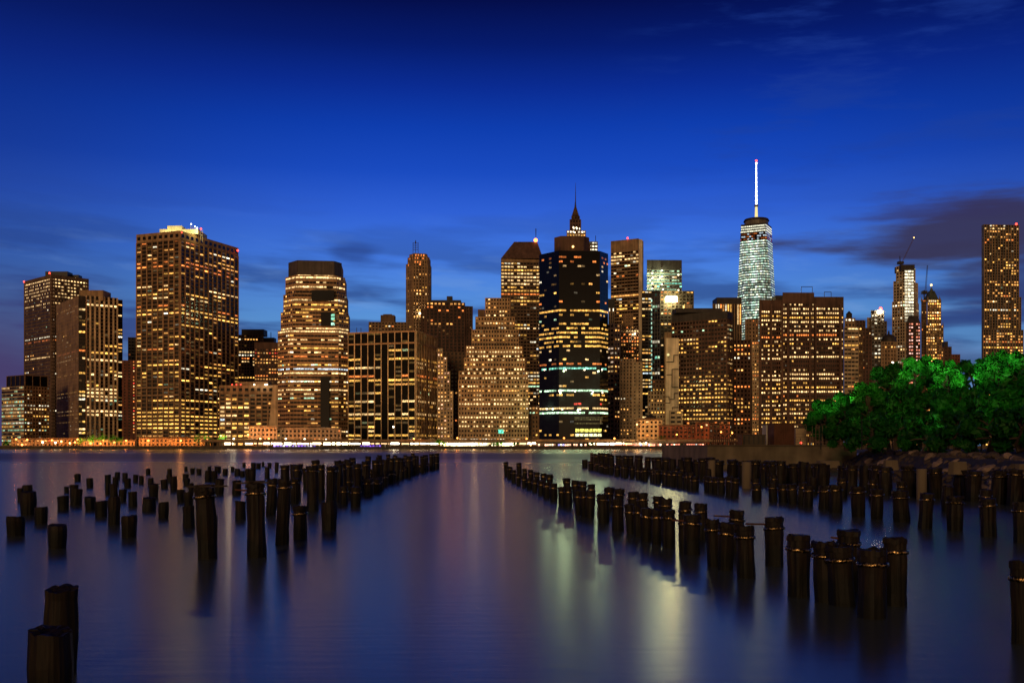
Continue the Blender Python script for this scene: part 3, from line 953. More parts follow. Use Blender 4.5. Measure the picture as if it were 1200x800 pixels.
b = Building('apartment_block', 'beige stone apartment block with small dark windows below the brown stepped tower', 739, 930)
b.tier(726, 726, 745, 930, 3, 420, mat='stone_beige', fh=3.3, bw=3.2, pw=.55, sh=.5, dens=.14, rowp=.02, pal=P_WARM, rows=[(492, .7, WARM, 1), (505, .8, WARM, 1), (509, .8, WARM, 1)])
b.tier(740, 740, 753, 926, 3, 424, mat='stone_beige', fh=3.3, bw=4.2, pw=.6, sh=.5, dens=.08, pal=P_WARM)

b = Building('glass_tower', 'glass tower with green-white lit floors under a dark flat top', 778, 1300)
b.tier(758, 758, 799, 1300, 3, 305, thick=40, mat='steel_grey', glass='glass_blue', fh=4, bw=3.2, pw=.06, sh=.35, crown=12, cmat='dark_slab', dens=.3, rowp=.1, pal=P_GREEN, run=.2, st=.65,
       rows=[(319, .5, GREEN, .9), (323, .95, GREEN, .7), (328.5, .9, GREEN, .8), (333.5, .95, CYAN, .6), (338, .9, GREEN, .5)])
for (px, py) in ((764.5, 320), (764.5, 326), (764.5, 332), (764.5, 338), (764.5, 343), (764.5, 347), (775.7, 317), (775.7, 324), (775.7, 333), (795, 322), (795, 340), (777, 339)):
    b.beacon(px, py, 1297, 1.0, 'lamp_small')

b = Building('office_block', 'dark slab with a column of pale green lights left of the blue-black glass slab', 763, 1150)
b.tier(752, 752, 775, 1150, 3, 340.5, thick=35, mat='dark_slab', fh=3.9, bw=3.6, pw=.2, sh=.45, dens=.3, rowp=.1, pal=P_GOLD, mask=lambda fx, fy, r: fx < .5, zones=[(415, 455, 3)])
for i in range(26):
    mb = MB()
    py = 352 + i * 5.3
    g = random.Random(i).uniform(.25, .8)
    mb.face([(PX(763, 1146), 1146, PZ(py + 1.6, 1146)), (PX(765, 1146), 1146, PZ(py + 1.6, 1146)), (PX(765, 1146), 1146, PZ(py - 1.2, 1146)), (PX(763, 1146), 1146, PZ(py - 1.2, 1146))], 'lit_window', (.6 * g, g, .75 * g))
    b.extra('stair_window', mb)
b = Building('glass_slab', 'narrow blue-black glass slab seen edge-on left of the bright floodlight', 769, 1020)
b.tier(764.5, 773.5, 773.5, 1020, 50, 343, thick=30, mat='steel_grey', glass='glass_blue', fh=4, bw=3, pw=.12, sh=.12, smat='steel_grey', dens=.08, pal=P_GREEN, st=.5)

b = Building('office_block', 'dark block carrying a dazzling yellow floodlight near its top', 793, 1100)
b.tier(773.5, 773.5, 813, 1100, 3, 340.5, thick=35, mat='dark_slab', fh=3.9, bw=4, pw=.3, sh=.5, dens=.35, rowp=.05, pal=P_WARM, mask=lambda fx, fy, r: (fx < .3) or fy > .9 and r.random() < .5, rows=[(354, .4, ORANGE, .7)])
mb = MB()
mb.abox(PX(780.5, 1097), PX(793.5, 1097), 1096, 1098.5, PZ(353.7, 1097), PZ(347.3, 1097), 'floodlight')
b.extra('floodlight', mb)
b.block('roof_block', 796, 814, 1085, 362, 366, 'stone_beige', 12)
b.block('roof_block', 802, 811, 1088, 357, 363, 'stone_beige', 10)

b = Building('tower', 'pale windowless tower wall marked with thin black angular lines', 787, 890)
b.tier(780, 780, 795.5, 890, 2, 396, thick=20, mat='cream', blank=True)
mb = MB()
for pts in ([(795, 416), (789.5, 416), (789.5, 424), (781, 424)], [(795, 432.5), (787.5, 432.5), (787.5, 453.5), (795, 453.5)], [(787, 439), (781, 439)], [(795, 460.5), (790, 460.5), (790, 467.5), (785, 467.5), (785, 472), (779.6, 472)], [(779.6, 464.5), (784, 464.5), (784, 468)], [(788, 480), (788, 477), (795, 477)]):
    for p0, p1 in zip(pts, pts[1:]):
        mb.bar((PX(p0[0], 888.8), 888.8, PZ(p0[1], 888.8)), (PX(p1[0], 888.8), 888.8, PZ(p1[1], 888.8)), .34, .34, 'black_metal', 4)
b.extra('line_pattern', mb)
b.tier(784, 784, 800, 884, 2, 481, thick=12, mat='stone_beige', fh=4, bw=5, pw=.3, sh=.5, dens=.05)
b.tier(778.5, 778.5, 787, 900, 2, 389, thick=16, mat='stone_brown', blank=True)
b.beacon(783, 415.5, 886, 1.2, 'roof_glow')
b = Building('stone_building', 'small beige stepped building left of the pale windowless tower', 770, 930)
b.tier(759, 759, 780, 930, 2, 458, mat='stone_beige', fh=3.6, bw=2.7, pw=.5, sh=.4, dens=.12, pal=P_GOLD, rows=[(482, .5, GOLD, 1.1)])
b.tier(764, 764, 780, 935, 2, 445, bot=459, mat='stone_dark', fh=3.6, bw=3, pw=.6, sh=.5, dens=.05)
mb = MB()
mb.cyl(PX(762.5, 922), 922, 2, PZ(489, 922), 5, 5, 'brick_dark', 10)
mb.cyl(PX(762.5, 922), 922, PZ(489, 922), PZ(484.5, 922), 5, .5, 'dark_slab', 10)
b.extra('round_turret', mb)

b = Building('office_block', 'wide dark brown block with dense yellow window rows in its lower half', 823, 870)
b.tier(787, 852, 858, 870, 58, 365, thick=40, mat='brick_dark', fh=3.75, bw=2.9, pw=.28, sh=.48, crown=6, cmat='dark_slab', dens=.20, rowp=.03, pal=P_GOLD, run=.5, st=.85,
       rows=[(400, .4, GOLD, .8), (404.5, .5, GOLD, 1), (409, .4, GOLD, .7), (438.5, .5, GOLD, .7), (443, .6, WARM, .8), (448, .5, GOLD, .9), (453.5, .7, GOLD, 1), (458.5, .6, GOLD, .7), (463.5, .85, GOLD, 1), (468, .9, GOLD, 1), (473, .2, GOLD, 1), (478.5, .85, GOLD, 1.1), (483, .8, GOLD, .9), (488, .85, GOLD, 1), (494, .35, ORANGE, 1)],
       right=dict(st=.9, dens_mul=3))
b.block('penthouse', 792, 846, 885, 361, 366, 'dark_slab', 22)
b = Building('office_tower', 'dark tower with pale vertical piers left of the glowing white spire tower', 852, 1350)
b.tier(835, 835, 869, 1350, 3, 356, thick=40, mat='stone_dark', glass='glass', fh=40, bw=3.4, pw=.4, sh=.02, pd=1.0, pmat='stone_brown', dens=0, dim=0)
b.block('penthouse', 840, 869, 1362, 348.5, 357, 'dark_slab', 30)

# the glowing white tower with a lit mast
b = Building('spire_tower', 'tallest tower, glowing white from every floor, with a blazing white mast', 886, 1857, seed=11)
dT = 1857.0
cx, cy = PX(886.3, dT + 30), dT + 30
zt, zb = PZ(262.5, dT), 60.0
hw = 33.0
rotc = R(18)
rg = random.Random(3)


def tower_ring(t):
    # square base morphing to a smaller square turned by 45 degrees: an octagon in between
    pts = []
    for k in range(4):
        a = math.pi / 4 + k * math.pi / 2
        c0 = Vector((math.cos(a), math.sin(a))) * hw * 1.4142
        c1 = Vector((math.cos(a + math.pi / 2), math.sin(a + math.pi / 2))) * hw * 1.4142
        mid = (c0 + c1) / 2 * 1.0
        for q in (0, 1):
            m0 = (c0 + (Vector((math.cos(a - math.pi / 2), math.sin(a - math.pi / 2))) * hw * 1.4142)) / 2
            base_pt = c0
            top_pt = m0 if q == 0 else mid
            v = base_pt.lerp(top_pt, t)
            pts.append((cx + v.x * math.cos(rotc) - v.y * math.sin(rotc), cy + v.x * math.sin(rotc) + v.y * math.cos(rotc)))
    return pts


body = b.wall
nfl = 74
hT = (zt - zb) / nfl
for i in range(nfl):
    t0, t1 = max(.004, i / nfl), max(.004, (i + 1) / nfl)
    r0, r1 = tower_ring(t0), tower_ring(t1)
    z0, z1 = zb + i * hT, zb + (i + 1) * hT
    py = H0 - (z0 - HC) * F / dT
    for k in range(8):
        a, c = r0[k], r0[(k + 1) % 8]
        a1, c1 = r1[k], r1[(k + 1) % 8]
        body.face([(a[0], a[1], z0), (c[0], c[1], z0), (c1[0], c1[1], z1), (a1[0], a1[1], z1)], 'glass_black')
        v0, v1 = Vector(a), Vector(c)
        ln = (v1 - v0).length
        if ln < 2.5: continue
        nrm = Vector(((v1 - v0).y, -(v1 - v0).x)).normalized()
        mid = (v0 + v1) / 2
        if nrm.dot(mid - Vector((cx, cy))) < 0: nrm = -nrm
        if nrm.y > .25: continue
        nb = max(1, round(ln / 3.6))
        w1_, w0_ = Vector(a1), Vector(c1)
        for j in range(nb):
            f0, f1 = (j + .06) / nb, (j + .94) / nb
            fx = ((v0.lerp(v1, (f0 + f1) / 2).x) - (cx - hw)) / (2 * hw)
            if 274 < py < 283.5:
                g, colr = (.35 * rg.random() ** 2, ORANGE) if rg.random() < .8 else (.5, BLUEW)
            elif py <= 274:
                g, colr = rg.uniform(.6, .9), (1, .98, .72)
            else:
                g = .70 * math.exp(rg.gauss(0, .32))
                if i % 3 == 2: g *= .55
                if .22 < fx < .45: g *= 1.7
                if fx > .62: g *= .72
                if py > 330 and rg.random() < .35: g *= .3
                colr = [(.74, 1, .72), (.95, 1, .70), (.55, .86, .66), (.85, 1, .9)][rg.randrange(4)]
            za, zc = z0 + hT * .36, z0 + hT * .86
            e = .12
            def PT(f, z):
                tt = (z - z0) / hT
                p = v0.lerp(v1, f).lerp(w1_.lerp(w0_, f), tt) + nrm * e
                return (p.x, p.y, z)
            if i % 1 == 0:
                quad = [PT(f0, za), PT(f1, za), PT(f1, zc), PT(f0, zc)]
                b.win.append((quad, tuple(q_ * g for q_ in colr)))
OCC.append((865, 907, 262, dT, b))
mb = MB()
ring = tower_ring(1.0)
mb.prism(ring[::2] if False else [ring[0], ring[2], ring[4], ring[6]], zt + .02, zt + 3, 'dark_slab')
mb.cyl(cx, cy, zt + 3, zt + 11, 22, 22, 'steel_grey', 20)
mb.cyl(cx, cy, zt + 11, zt + 15, 24, 22, 'dark_slab', 20)
b.extra('crown_ring', mb)
mb = MB()
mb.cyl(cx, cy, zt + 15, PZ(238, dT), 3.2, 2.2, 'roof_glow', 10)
mb.cyl(cx, cy, PZ(238, dT), PZ(235.5, dT), 3.6, 3.6, 'steel_grey', 10)
b.extra('mast_base', mb)
mb = MB()
zz = PZ(235.5, dT)
ze = PZ(187, dT)
for k in range(9):
    a0, a1 = zz + (ze - zz) * k / 9, zz + (ze - zz) * (k + 1) / 9
    r0 = 1.75 - .10 * k
    mb.cyl(cx, cy, a0, a1 - .8, r0, r0 * .85, 'lamp_spire', 10)
    mb.cyl(cx, cy, a1 - .8, a1, r0 * 1.25, r0 * 1.25, 'lamp_spire', 10)
mb.ball(cx, cy, ze + 1.5, 1.9, 'lamp_spire', 8, 5)
b.extra('lit_mast', mb)
mb = MB()
mb.ball(cx, cy, PZ(183, dT), 2.0, 'lamp_red', 8, 5)
b.extra('beacon', mb)

b = Building('office_block', 'slim red-brown block with orange lit rows left of the wide orange-windowed block', 869, 900)
b.tier(859, 859, 880, 900, 3, 398, thick=25, mat='brick_dark', fh=3.7, bw=3.2, pw=.45, sh=.45, dens=.12, rowp=.03, pal=P_ORANGE, rows=[(410.5, .7, ORANGE, 1.4), (415, .8, WARM, 1.4), (419.5, .8, WHITE, 1), (452, .85, ORANGE, 1.2), (474, .8, WARM, 1), (479, .8, GOLD, 1)])
b = Building('apartment_block', 'brown block with narrow glowing orange end wall beside the wide orange-windowed block', 882, 960)
b.tier(873, 873, 889, 985, 3, 374, thick=25, mat='stone_brown', fh=3.7, bw=3.6, pw=.6, sh=.5, dens=.15, pal=P_ORANGE)
b.tier(881, 881, 889.5, 910, 3, 400, thick=20, mat='stone_pale', fh=3.3, bw=2.4, pw=.4, sh=.5, dens=.5, rowp=.15, pal=P_ORANGE, st=.9, run=.1, dim=.8)

b = Building('office_block', 'wide block of many short yellow window rows left of the green trees', 940, 850)
rr = [(358.5, .3, PALE, .9), (363.5, .75, PALE, 1), (368, .9, PALE, 1.2), (373, .9, GOLD, 1.1), (378, .9, PALE, 1.2), (383, .35, PALE, 1), (388, .45, PALE, .9), (393.5, .9, ORANGE, 1.2), (398.5, .5, PALE, 1), (403, .4, GOLD, 1), (408.5, .45, PALE, .9), (413, .3, PALE, .9), (418, .9, PALE, 1.3), (423, .03, GOLD, 1), (428, .03, GOLD, 1), (433, .25, PALE, .9), (438, .65, PALE, 1.2),
      (443, .95, PALE, 1.1), (448, .2, GOLD, 1), (453, .85, GOLD, 1), (458, .9, PALE, 1.2), (463, .15, ORANGE, 1), (468, .75, GOLD, 1), (473.5, .75, PALE, 1.1), (478, .75, GOLD, 1), (483.5, .85, PALE, 1.1), (488.5, .7, GOLD, 1), (494, .6, GOLD, .8)]
st_ = dict(mat='brick_dark', fh=3.65, bw=1.9, pw=.3, sh=.48, sd=.3, pd=.4, dens=.5, pal=[(PALE, 4), (GOLD, 4), (WARM, 2), (WHITE, 1)], run=.45, st=.95, rows=rr, dim=.1)
b.tier(889.5, 889.5, 917, 852, 2, 352, thick=45, crown=8, **st_)
b.tier(917, 917, 954, 847, 2, 343.5, thick=50, crown=8, **st_)
b.tier(954, 954, 988.5, 852, 2, 348.5, thick=45, crown=8, **st_)
b.block('penthouse', 909, 918, 870, 346, 353, 'dark_slab', 14)
mb = MB()
for (x0_, x1_, y_) in ((939, 952, 336), (966, 974, 342)):
    dq = 868
    mb.bar((PX(x0_, dq), dq, PZ(y_, dq)), (PX(x1_, dq), dq, PZ(y_, dq)), .3, .3, 'black_metal', 4)
    for xx in (x0_, x1_):
        mb.bar((PX(xx, dq), dq, PZ(350, dq)), (PX(xx, dq), dq, PZ(y_, dq)), .25, .25, 'black_metal', 4)
b.extra('roof_rail', mb)
for px in (891.5, 904, 917, 923.5, 949.5, 956, 985.5):
    mb = MB()
    dq = 849.5 if px < 917 or px > 954 else 844.5
    mb.abox(PX(px - 1.1, dq), PX(px + 1.1, dq), dq, dq + 1.9, 2.0, PZ(356, dq), 'brick_dark')
    b.extra('pier', mb)

b = Building('apartment_block', 'beige banded block with a round water tank on its roof', 1000, 900)
b.tier(989, 989, 1006, 900, 3, 383, thick=24, mat='stone_beige', fh=3.7, bw=3.2, pw=.1, sh=.55, sd=.35, dens=.08, pal=P_WARM, rows=[(384, .8, PALE, 1)])
b.tier(989.5, 989.5, 1002, 903, 3, 372.5, bot=383.5, thick=20, mat='stone_brown', fh=3.7, bw=3, pw=.4, sh=.5, dens=.3, pal=P_WARM, rows=[(374, .7, WHITE, 1.2)])
b.tier(1006, 1006, 1011, 908, 20, 386, thick=18, mat='stone_dark', fh=3.7, bw=3, pw=.5, sh=.5, dens=.1, pal=P_WARM)
mb = MB()
mb.cyl(PX(995, 910), 910, PZ(373, 910), PZ(368, 910), 2.7, 2.7, 'bark', 12)
mb.cyl(PX(995, 910), 910, PZ(368, 910), PZ(364.3, 910), 2.9, .2, 'dark_slab', 12)
b.extra('water_tank', mb)
b = Building('apartment_block', 'dark brown block behind the beige banded block', 1008, 1000)
b.tier(999, 999, 1014, 1000, 3, 375, mat='brick_dark', fh=3.6, bw=3.4, pw=.5, sh=.5, dens=.15, pal=P_WARM)
b = Building('apartment_block', 'dark red block left of the grey tower with the red roof lamp', 1016, 940)
b.tier(1010, 1010, 1021.5, 940, 3, 384, mat='brick_dark', fh=3.6, bw=3.2, pw=.5, sh=.5, dens=.2, pal=[(PALE, 2), (ORANGE, 2), (RED, 1)])
b = Building('office_tower', 'grey tower with a red roof lamp and white top windows', 1029, 1000)
b.tier(1020.5, 1020.5, 1036, 1000, 3, 363.5, mat='steel_grey', fh=3.8, bw=3.4, pw=.3, sh=.45, dens=.10, pal=P_WHITE, rows=[(365.5, .0, WHITE, 1.4), (374, .35, WHITE, 1.2), (380, .35, WHITE, 1)])
b.tier(1036, 1036, 1039, 1010, 30, 376, mat='steel_grey', fh=3.8, bw=3, pw=.3, sh=.45, dens=.05)
b.tier(1016, 1016, 1020.5, 1012, 3, 372, mat='stone_beige', fh=3.8, bw=3, pw=.5, sh=.45, dens=.05)
b.beacon(1032, 361.5, 1002, 1.6)
mb = MB()
mb.abox(PX(1029, 998), PX(1034.5, 998), 998, 1000.5, PZ(366.3, 998), PZ(364, 998), 'strip_white')
b.extra('roof_lamp', mb)
b = Building('stone_building', 'small stone tower with a dark domed roof behind the trees', 1041, 950)
b.tier(1032.5, 1032.5, 1050.5, 950, 3, 400, thick=18, mat='stone_brown', fh=3.7, bw=2.8, pw=.5, sh=.5, dens=.08, pal=P_WARM, rows=[(407, .5, WARM, 1.2), (413, .3, WARM, 1)])
mb = MB()
for k in range(5):
    a0, a1 = k / 5, (k + 1) / 5
    w0_, w1_ = 7.3 * math.cos(a0 * 1.3), 7.3 * math.cos(a1 * 1.3)
    mb.cyl(PX(1041.5, 958), 958, PZ(400, 950) + 7.5 * math.sin(a0 * 1.5), PZ(400, 950) + 7.5 * math.sin(a1 * 1.5), w0_, w1_, 'dark_slab', 12)
mb.cyl(PX(1041.5, 958), 958, PZ(392, 950), PZ(386.5, 950), 1.2, .6, 'dark_slab', 6)
b.extra('dome', mb)

b = Building('tower_under_construction', 'tapering unfinished tower with a white-lit middle bay and a crane on top', 1061, 1450)
for (l, r, top, bot) in ((1045.5, 1076.5, 352, None), (1047, 1075.5, 328, 353), (1050, 1072.5, 311, 329)):
    b.tier(l, l + (r - l) * .5, r, 1450, 45, top, bot=bot, thick=30, mat='stone_beige', fh=4.6, bw=4.2, pw=.35, sh=.35, dens=.10, pal=P_WHITE, dim=.25, st=.8, mask=lambda fx, fy, r: True)
mb = MB()
rg = random.Random(8)
for i in range(17):
    py = 318 + i * 3.6
    for (xa_, xb_) in ((1060.3, 1063.5), (1064.2, 1067.4), (1068, 1070.6)):
        g = rg.uniform(.5, 1.4) * (1 if i < 14 else .35)
        mb = MB()
        mb.face([(PX(xa_, 1447), 1447, PZ(py + 1.1, 1447)), (PX(xb_, 1447), 1447, PZ(py + 1.1, 1447)), (PX(xb_, 1447), 1447, PZ(py - 1.1, 1447)), (PX(xa_, 1447), 1447, PZ(py - 1.1, 1447))], 'lit_window', (g, g * .9, g * .62))
        b.extra('window', mb)
b.block('scaffold', 1056, 1072, 1448.5, 310, 317, 'dark_slab', 25)
dq = 1455
crane = empty('tower_crane', (PX(1055, dq), dq, PZ(311, dq)), 'lattice tower crane with raised jib on top of the unfinished tower', 'crane')
mb = MB()
mb.bar((PX(1055, dq), dq, PZ(313, dq)), (PX(1054.5, dq), dq, PZ(300, dq)), 1.0, .6, 'dark_slab', 4)
mb.abox(PX(1052, dq), PX(1058.5, dq), dq - 3, dq + 3, PZ(309.5, dq), PZ(306.5, dq), 'dark_slab')
mb.build('crane_mast', crane, crane.location[:])
mb = MB()
for k in range(12):
    a0, a1 = k / 12, (k + 1) / 12
    xa_, ya_, xb_, yb_ = 1057 + 14 * a0, 307 - 29 * a0, 1057 + 14 * a1, 307 - 29 * a1
    mb.bar((PX(xa_, dq), dq, PZ(ya_, dq)), (PX(xb_, dq), dq, PZ(yb_, dq)), .3, .3, 'brick_dark', 4)
    mb.bar((PX(xa_ + 1, dq), dq, PZ(ya_ + .4, dq)), (PX(xb_ + .4, dq), dq, PZ(yb_, dq)), .2, .2, 'brick_dark', 4)
mb.build('jib', crane, crane.location[:])
mb = MB()
mb.ball(PX(1071, dq), dq, PZ(278.5, dq), .9, 'lamp_gold', 6, 4)
mb.build('jib_lamp', crane, crane.location[:])

b = Building('apartment_block', 'dark humped block with two red-lit window columns in front of the unfinished tower', 1070, 1150)
b.tier(1062, 1062, 1078.5, 1150, 3, 378, thick=20, mat='brick_dark', fh=3.7, bw=2.7, pw=.3, sh=.4, dens=.0, dim=.5, pal=[((1, .3, .18), 3), ((1, .6, .5), 2), (WARM, 1)], st=1.0, mask=lambda fx, fy, r: .2 < fx < .5 or .64 < fx < .95,
       rows=[(379.5 + 3.75 * k, .9, ((1, .3, .18), (1, .55, .45))[k % 2], .8) for k in range(20)])
mb = MB()
mb.prism([(PX(x, 1152 + q), 1152 + q) for x, q in ((1062, 0), (1078.5, 0), (1078.5, 18), (1062, 18))], PZ(378, 1150), PZ(369, 1150), 'dark_slab', shrink=.4)
b.extra('roof', mb)

b = Building('gothic_tower', 'gothic stone tower with steep green roof and a lamp at its tip', 1095, 1350)
sty = dict(mat='stone_brown', fh=3.9, bw=3.0, pw=.34, sh=.42, pd=.6, pal=[(GOLD, 4), (WARM, 5), (ORANGE, 2), (PALE, 1)], run=.3, st=1.5, dim=.6)
b.tier(1085, 1085, 1105.5, 1350, 3, 381, thick=30, dens=.75, rowp=.3, **sty)
b.tier(1086.5, 1086.5, 1102.8, 1354, 3, 351, bot=382, thick=24, dens=.6, rowp=.3, **sty)
b.tier(1079.5, 1079.5, 1086, 1358, 3, 351, thick=24, mat='stone_dark', fh=3.9, bw=3, pw=.5, sh=.45, dens=.12, pal=P_ORANGE)
mb = MB()
xa_, xb_ = PX(1087, 1358), PX(1099.5, 1358)
cxr = PX(1091.5, 1366)
sq = [(xa_, 1356), (xb_, 1356), (xb_, 1376), (xa_, 1376)]
t1 = [(cxr - 3, 1363), (cxr + 3, 1363), (cxr + 3, 1369), (cxr - 3, 1369)]
for i in range(4):
    a, c, e, g = sq[i], sq[(i + 1) % 4], t1[(i + 1) % 4], t1[i]
    mb.face([(a[0], a[1], PZ(351, 1354)), (c[0], c[1], PZ(351, 1354)), (e[0], e[1], PZ(339.5, 1354)), (g[0], g[1], PZ(339.5, 1354))], 'copper')
mb.cyl(cxr, 1366, PZ(339.6, 1354), PZ(334.5, 1354), 2.6, .4, 'copper', 8)
b.extra('roof', mb)
b.beacon(1091.3, 334, 1364, 1.5, 'lamp_gold')
for px, y0, y1 in ((1100.8, 346, 353), (1087.3, 347, 353), (1102, 349, 353), (1105, 377, 383), (1080, 348, 353)):
    mb = MB()
    mb.cyl(PX(px, 1352), 1352, PZ(y1, 1352), PZ(y0, 1352), 1.4, .15, 'stone_brown', 6)
    b.extra('pinnacle', mb)
mb = MB()
for k, (ra, rb, za_, zb_) in enumerate(((0, 1, 351.5, 348.7),)):
    for i in range(4):
        xq = 1088.3 + i * 2.4
        mb = MB()
        mb.face([(PX(xq, 1352), 1352, PZ(353.5, 1352)), (PX(xq + 1.4, 1352), 1352, PZ(353.5, 1352)), (PX(xq + 1.4, 1352), 1352, PZ(351.8, 1352)), (PX(xq, 1352), 1352, PZ(351.8, 1352))], 'lit_window', (1.0, .75, .4))
        b.extra('arcade_window', mb)
dq = 1420
crane = empty('tower_crane', (PX(1083, dq), dq, PZ(352, dq)), 'slim crane with near-vertical jib behind the gothic tower', 'crane')
mb = MB()
mb.bar((PX(1083, dq), dq, PZ(360, dq)), (PX(1083, dq), dq, PZ(340, dq)), 1.0, .8, 'dark_slab', 4)
mb.abox(PX(1080.5, dq), PX(1086, dq), dq - 3, dq + 3, PZ(344.5, dq), PZ(341, dq), 'dark_slab')
mb.build('crane_mast', crane, crane.location[:])
mb = MB()
for k in range(8):
    a0, a1 = k / 8, (k + 1) / 8
    mb.bar((PX(1084 + 2.5 * a0, dq), dq, PZ(341 - 30 * a0, dq)), (PX(1084 + 2.5 * a1, dq), dq, PZ(341 - 30 * a1, dq)), .35, .35, 'dark_slab', 4)
    mb.bar((PX(1085.3 + 2.0 * a0, dq), dq, PZ(341 - 30 * a0, dq)), (PX(1085.3 + 2.0 * a1, dq), dq, PZ(341 - 30 * a1, dq)), .3, .3, 'dark_slab', 4)
mb.build('jib', crane, crane.location[:])

b = Building('apartment_block', 'low dark red stepped block between the gothic tower and the rippled tower', 1113, 1000)
b.tier(1105.5, 1105.5, 1115, 1000, 3, 406, mat='brick_dark', fh=3.6, bw=3.4, pw=.5, sh=.5, dens=.08, pal=P_ORANGE)
b.tier(1115, 1115, 1125, 1003, 3, 415, mat='brick_red', fh=3.6, bw=3.4, pw=.5, sh=.5, dens=.05, pal=P_ORANGE)
b.block('roof_block', 1107, 1111, 1008, 400, 407, 'dark_slab', 6)

b = Building('apartment_tower', 'tall rippled metal apartment tower with scattered orange windows at the right end', 1172, 1200)
sty = dict(mat='steel_grey', pmat='stone_brown', fh=3.35, bw=3.3, pw=.28, sh=.38, pd=.8, pal=P_WARM, run=.45, st=1.0, dim=.12)
rw = [(266.5, .5, PALE, 1), (275, .45, WARM, 1), (291, .25, WARM, 1), (303, .45, GOLD, 1), (308, .4, GOLD, 1), (317, .35, WARM, 1), (329, .45, WARM, 1.1), (334, .5, WARM, 1.1), (339, .4, WARM, 1), (344, .5, WARM, 1), (360, .2, WARM, 1), (369, .35, WARM, 1), (389, 0, WARM, 1), (393, .4, WARM, 1), (397, .35, WARM, 1)]
b.tier(1150.5, 1153, 1194, 1200, 4, 263, thick=28, dens=.28, rowp=.04, rows=rw, crown=0, left=dict(blank=True, mat='steel_grey'), **sty)
b.tier(1194, 1194, 1196.5, 1203, 4, 348, thick=24, dens=.2, rows=rw, **sty)
b.tier(1151.5, 1151.5, 1199, 1196, 4, 386, thick=30, dens=.3, rows=rw, **sty)
b.beacon(1191, 262.5, 1202, 1.3)
# rippled sheet-metal fins wandering up the facade
for px in (1160, 1168, 1177, 1185):
    mb = MB()
    last = None
    for k in range(24):
        py = 264 + k * 5.2
        xx = px + 1.6 * math.sin(k * .55 + px)
        p_ = (PX(xx, 1198.4), 1198.4 + .5 * math.sin(k * .9), PZ(py, 1198.4))
        if last: mb.bar(last, p_, .45, .45, 'steel_grey', 4)
        last = p_
    b.extra('rippled_fin', mb)

# low buildings at the foot of the towers
LOW = [('brick_building', 'long low red brick building below the pale windowless tower', 772, 815, 800, 499, 'brick_red', P_ORANGE, .02),
       ('brick_building', 'red brick house with small windows right of the long low brick building', 815, 831, 798, 495.5, 'brick_red', P_ORANGE, .06),
       ('brick_building', 'brown low house between two red brick houses', 831, 844, 802, 497, 'brick_dark', P_WARM, .1),
       ('brick_building', 'plain pink-lit low house left of the shipping container', 844, 855, 797, 498, 'brick_red', P_WARM, .02),
       ('stone_building', 'low beige building under the bright wall lamp', 746, 776, 806, 492, 'stone_beige', P_WARM, .08),
       ('stone_building', 'long low brown building at the foot of the banded stepped tower', 296, 400, 800, 502.5, 'stone_dark', P_ORANGE, .15),
       ('stone_building', 'dark low shed with flat roof beside the slanted pale end wall', 292, 325, 795, 501, 'stone_dark', P_ORANGE, .04),
       ('stone_building', 'low orange-lit retaining building at the foot of the largest tower', 163, 240, 792, 514, 'stone_brown', P_ORANGE, .05),
       ('retaining_wall', 'low stone wall with dim orange openings along the promenade below the pale piers', 98, 158, 790, 516.5, 'stone_brown', P_ORANGE, .3),
       ('ferry_terminal', 'low waterfront terminal with a glowing orange arcade at far left', 14, 98, 800, 514.5, 'stone_brown', P_ORANGE, .6)]
for nm, lb, l, r, d, top, mt, pal, dn in LOW:
    b = Building(nm, lb, (l + r) / 2, d)
    b.tier(l, l, r, d, 1, top, thick=22, mat=mt, fh=3.4, bw=3.2, pw=.45, sh=.5, dens=dn, rowp=.03, pal=pal, st=1.0, run=.3)
    mb = MB()
    mb.abox(PX(l - .2, d), PX(r + .2, d), d - .9, d + 20, PZ(top, d) + .62, PZ(top, d) + 1.1, 'stone_dark')
    b.extra('parapet', mb)

def facade_light(px, py, d, power, col):
    Lq = bpy.data.lights.new('facade_lamp_light', 'POINT')
    Lq.energy, Lq.color, Lq.shadow_soft_size = power, col, .6
    o_ = bpy.data.objects.new('facade_lamp_light', Lq)
    o_.location = (PX(px, d), d, PZ(py, d))
    COL.objects.link(o_)


for px, py in ((641, 479), (659, 459), (663, 433), (680, 479.5), (697, 459.5), (705, 433)):
    facade_light(px, py, 813 if px > 650 else 826, 13000, (.74, 1, .50))
for px, py in ((764.5, 326), (764.5, 340), (775.7, 324)):
    facade_light(px, py, 1293, 24000, (.85, 1, .55))
facade_light(787, 350.5, 1092, 42000, (1, .9, .4))
for b in BUILDINGS:
    b.finish()
# ------------------------------------------------------------------ setting: river, far shore, near shore
def struct(name, mb, **k):
    o = mb.build(name, **k)
    o['kind'] = 'structure'
    return o


mb = MB()
nx, ny = 8, 8
mb.face([(-4000, -300, 0), (4000, -300, 0), (4000, 741, 0), (-4000, 741, 0)], 'river_water')
struct('water', mb)
mb = MB()
mb.face([(-9000, -400, -6), (9000, -400, -6), (9000, 12000, -6), (-9000, 12000, -6)], 'soil')
struct('ground', mb)
mb = MB()
mb.abox(-6000, 6000, 740, 9000, -5, 2.0, 'asphalt')
struct('land', mb)
wb = MB()
wb.abox(-1500, 1500, 738.6, 739.9, -4, 2.5, 'concrete_dark')
for i in range(60):
    x = -700 + i * 24
    wb.abox(x, x + .8, 738.0, 738.5, -3, 2.2, 'dark_slab')
o = wb.build('sea_wall')
tag(o, 'dark concrete sea wall along the far bank of the river', 'wall')

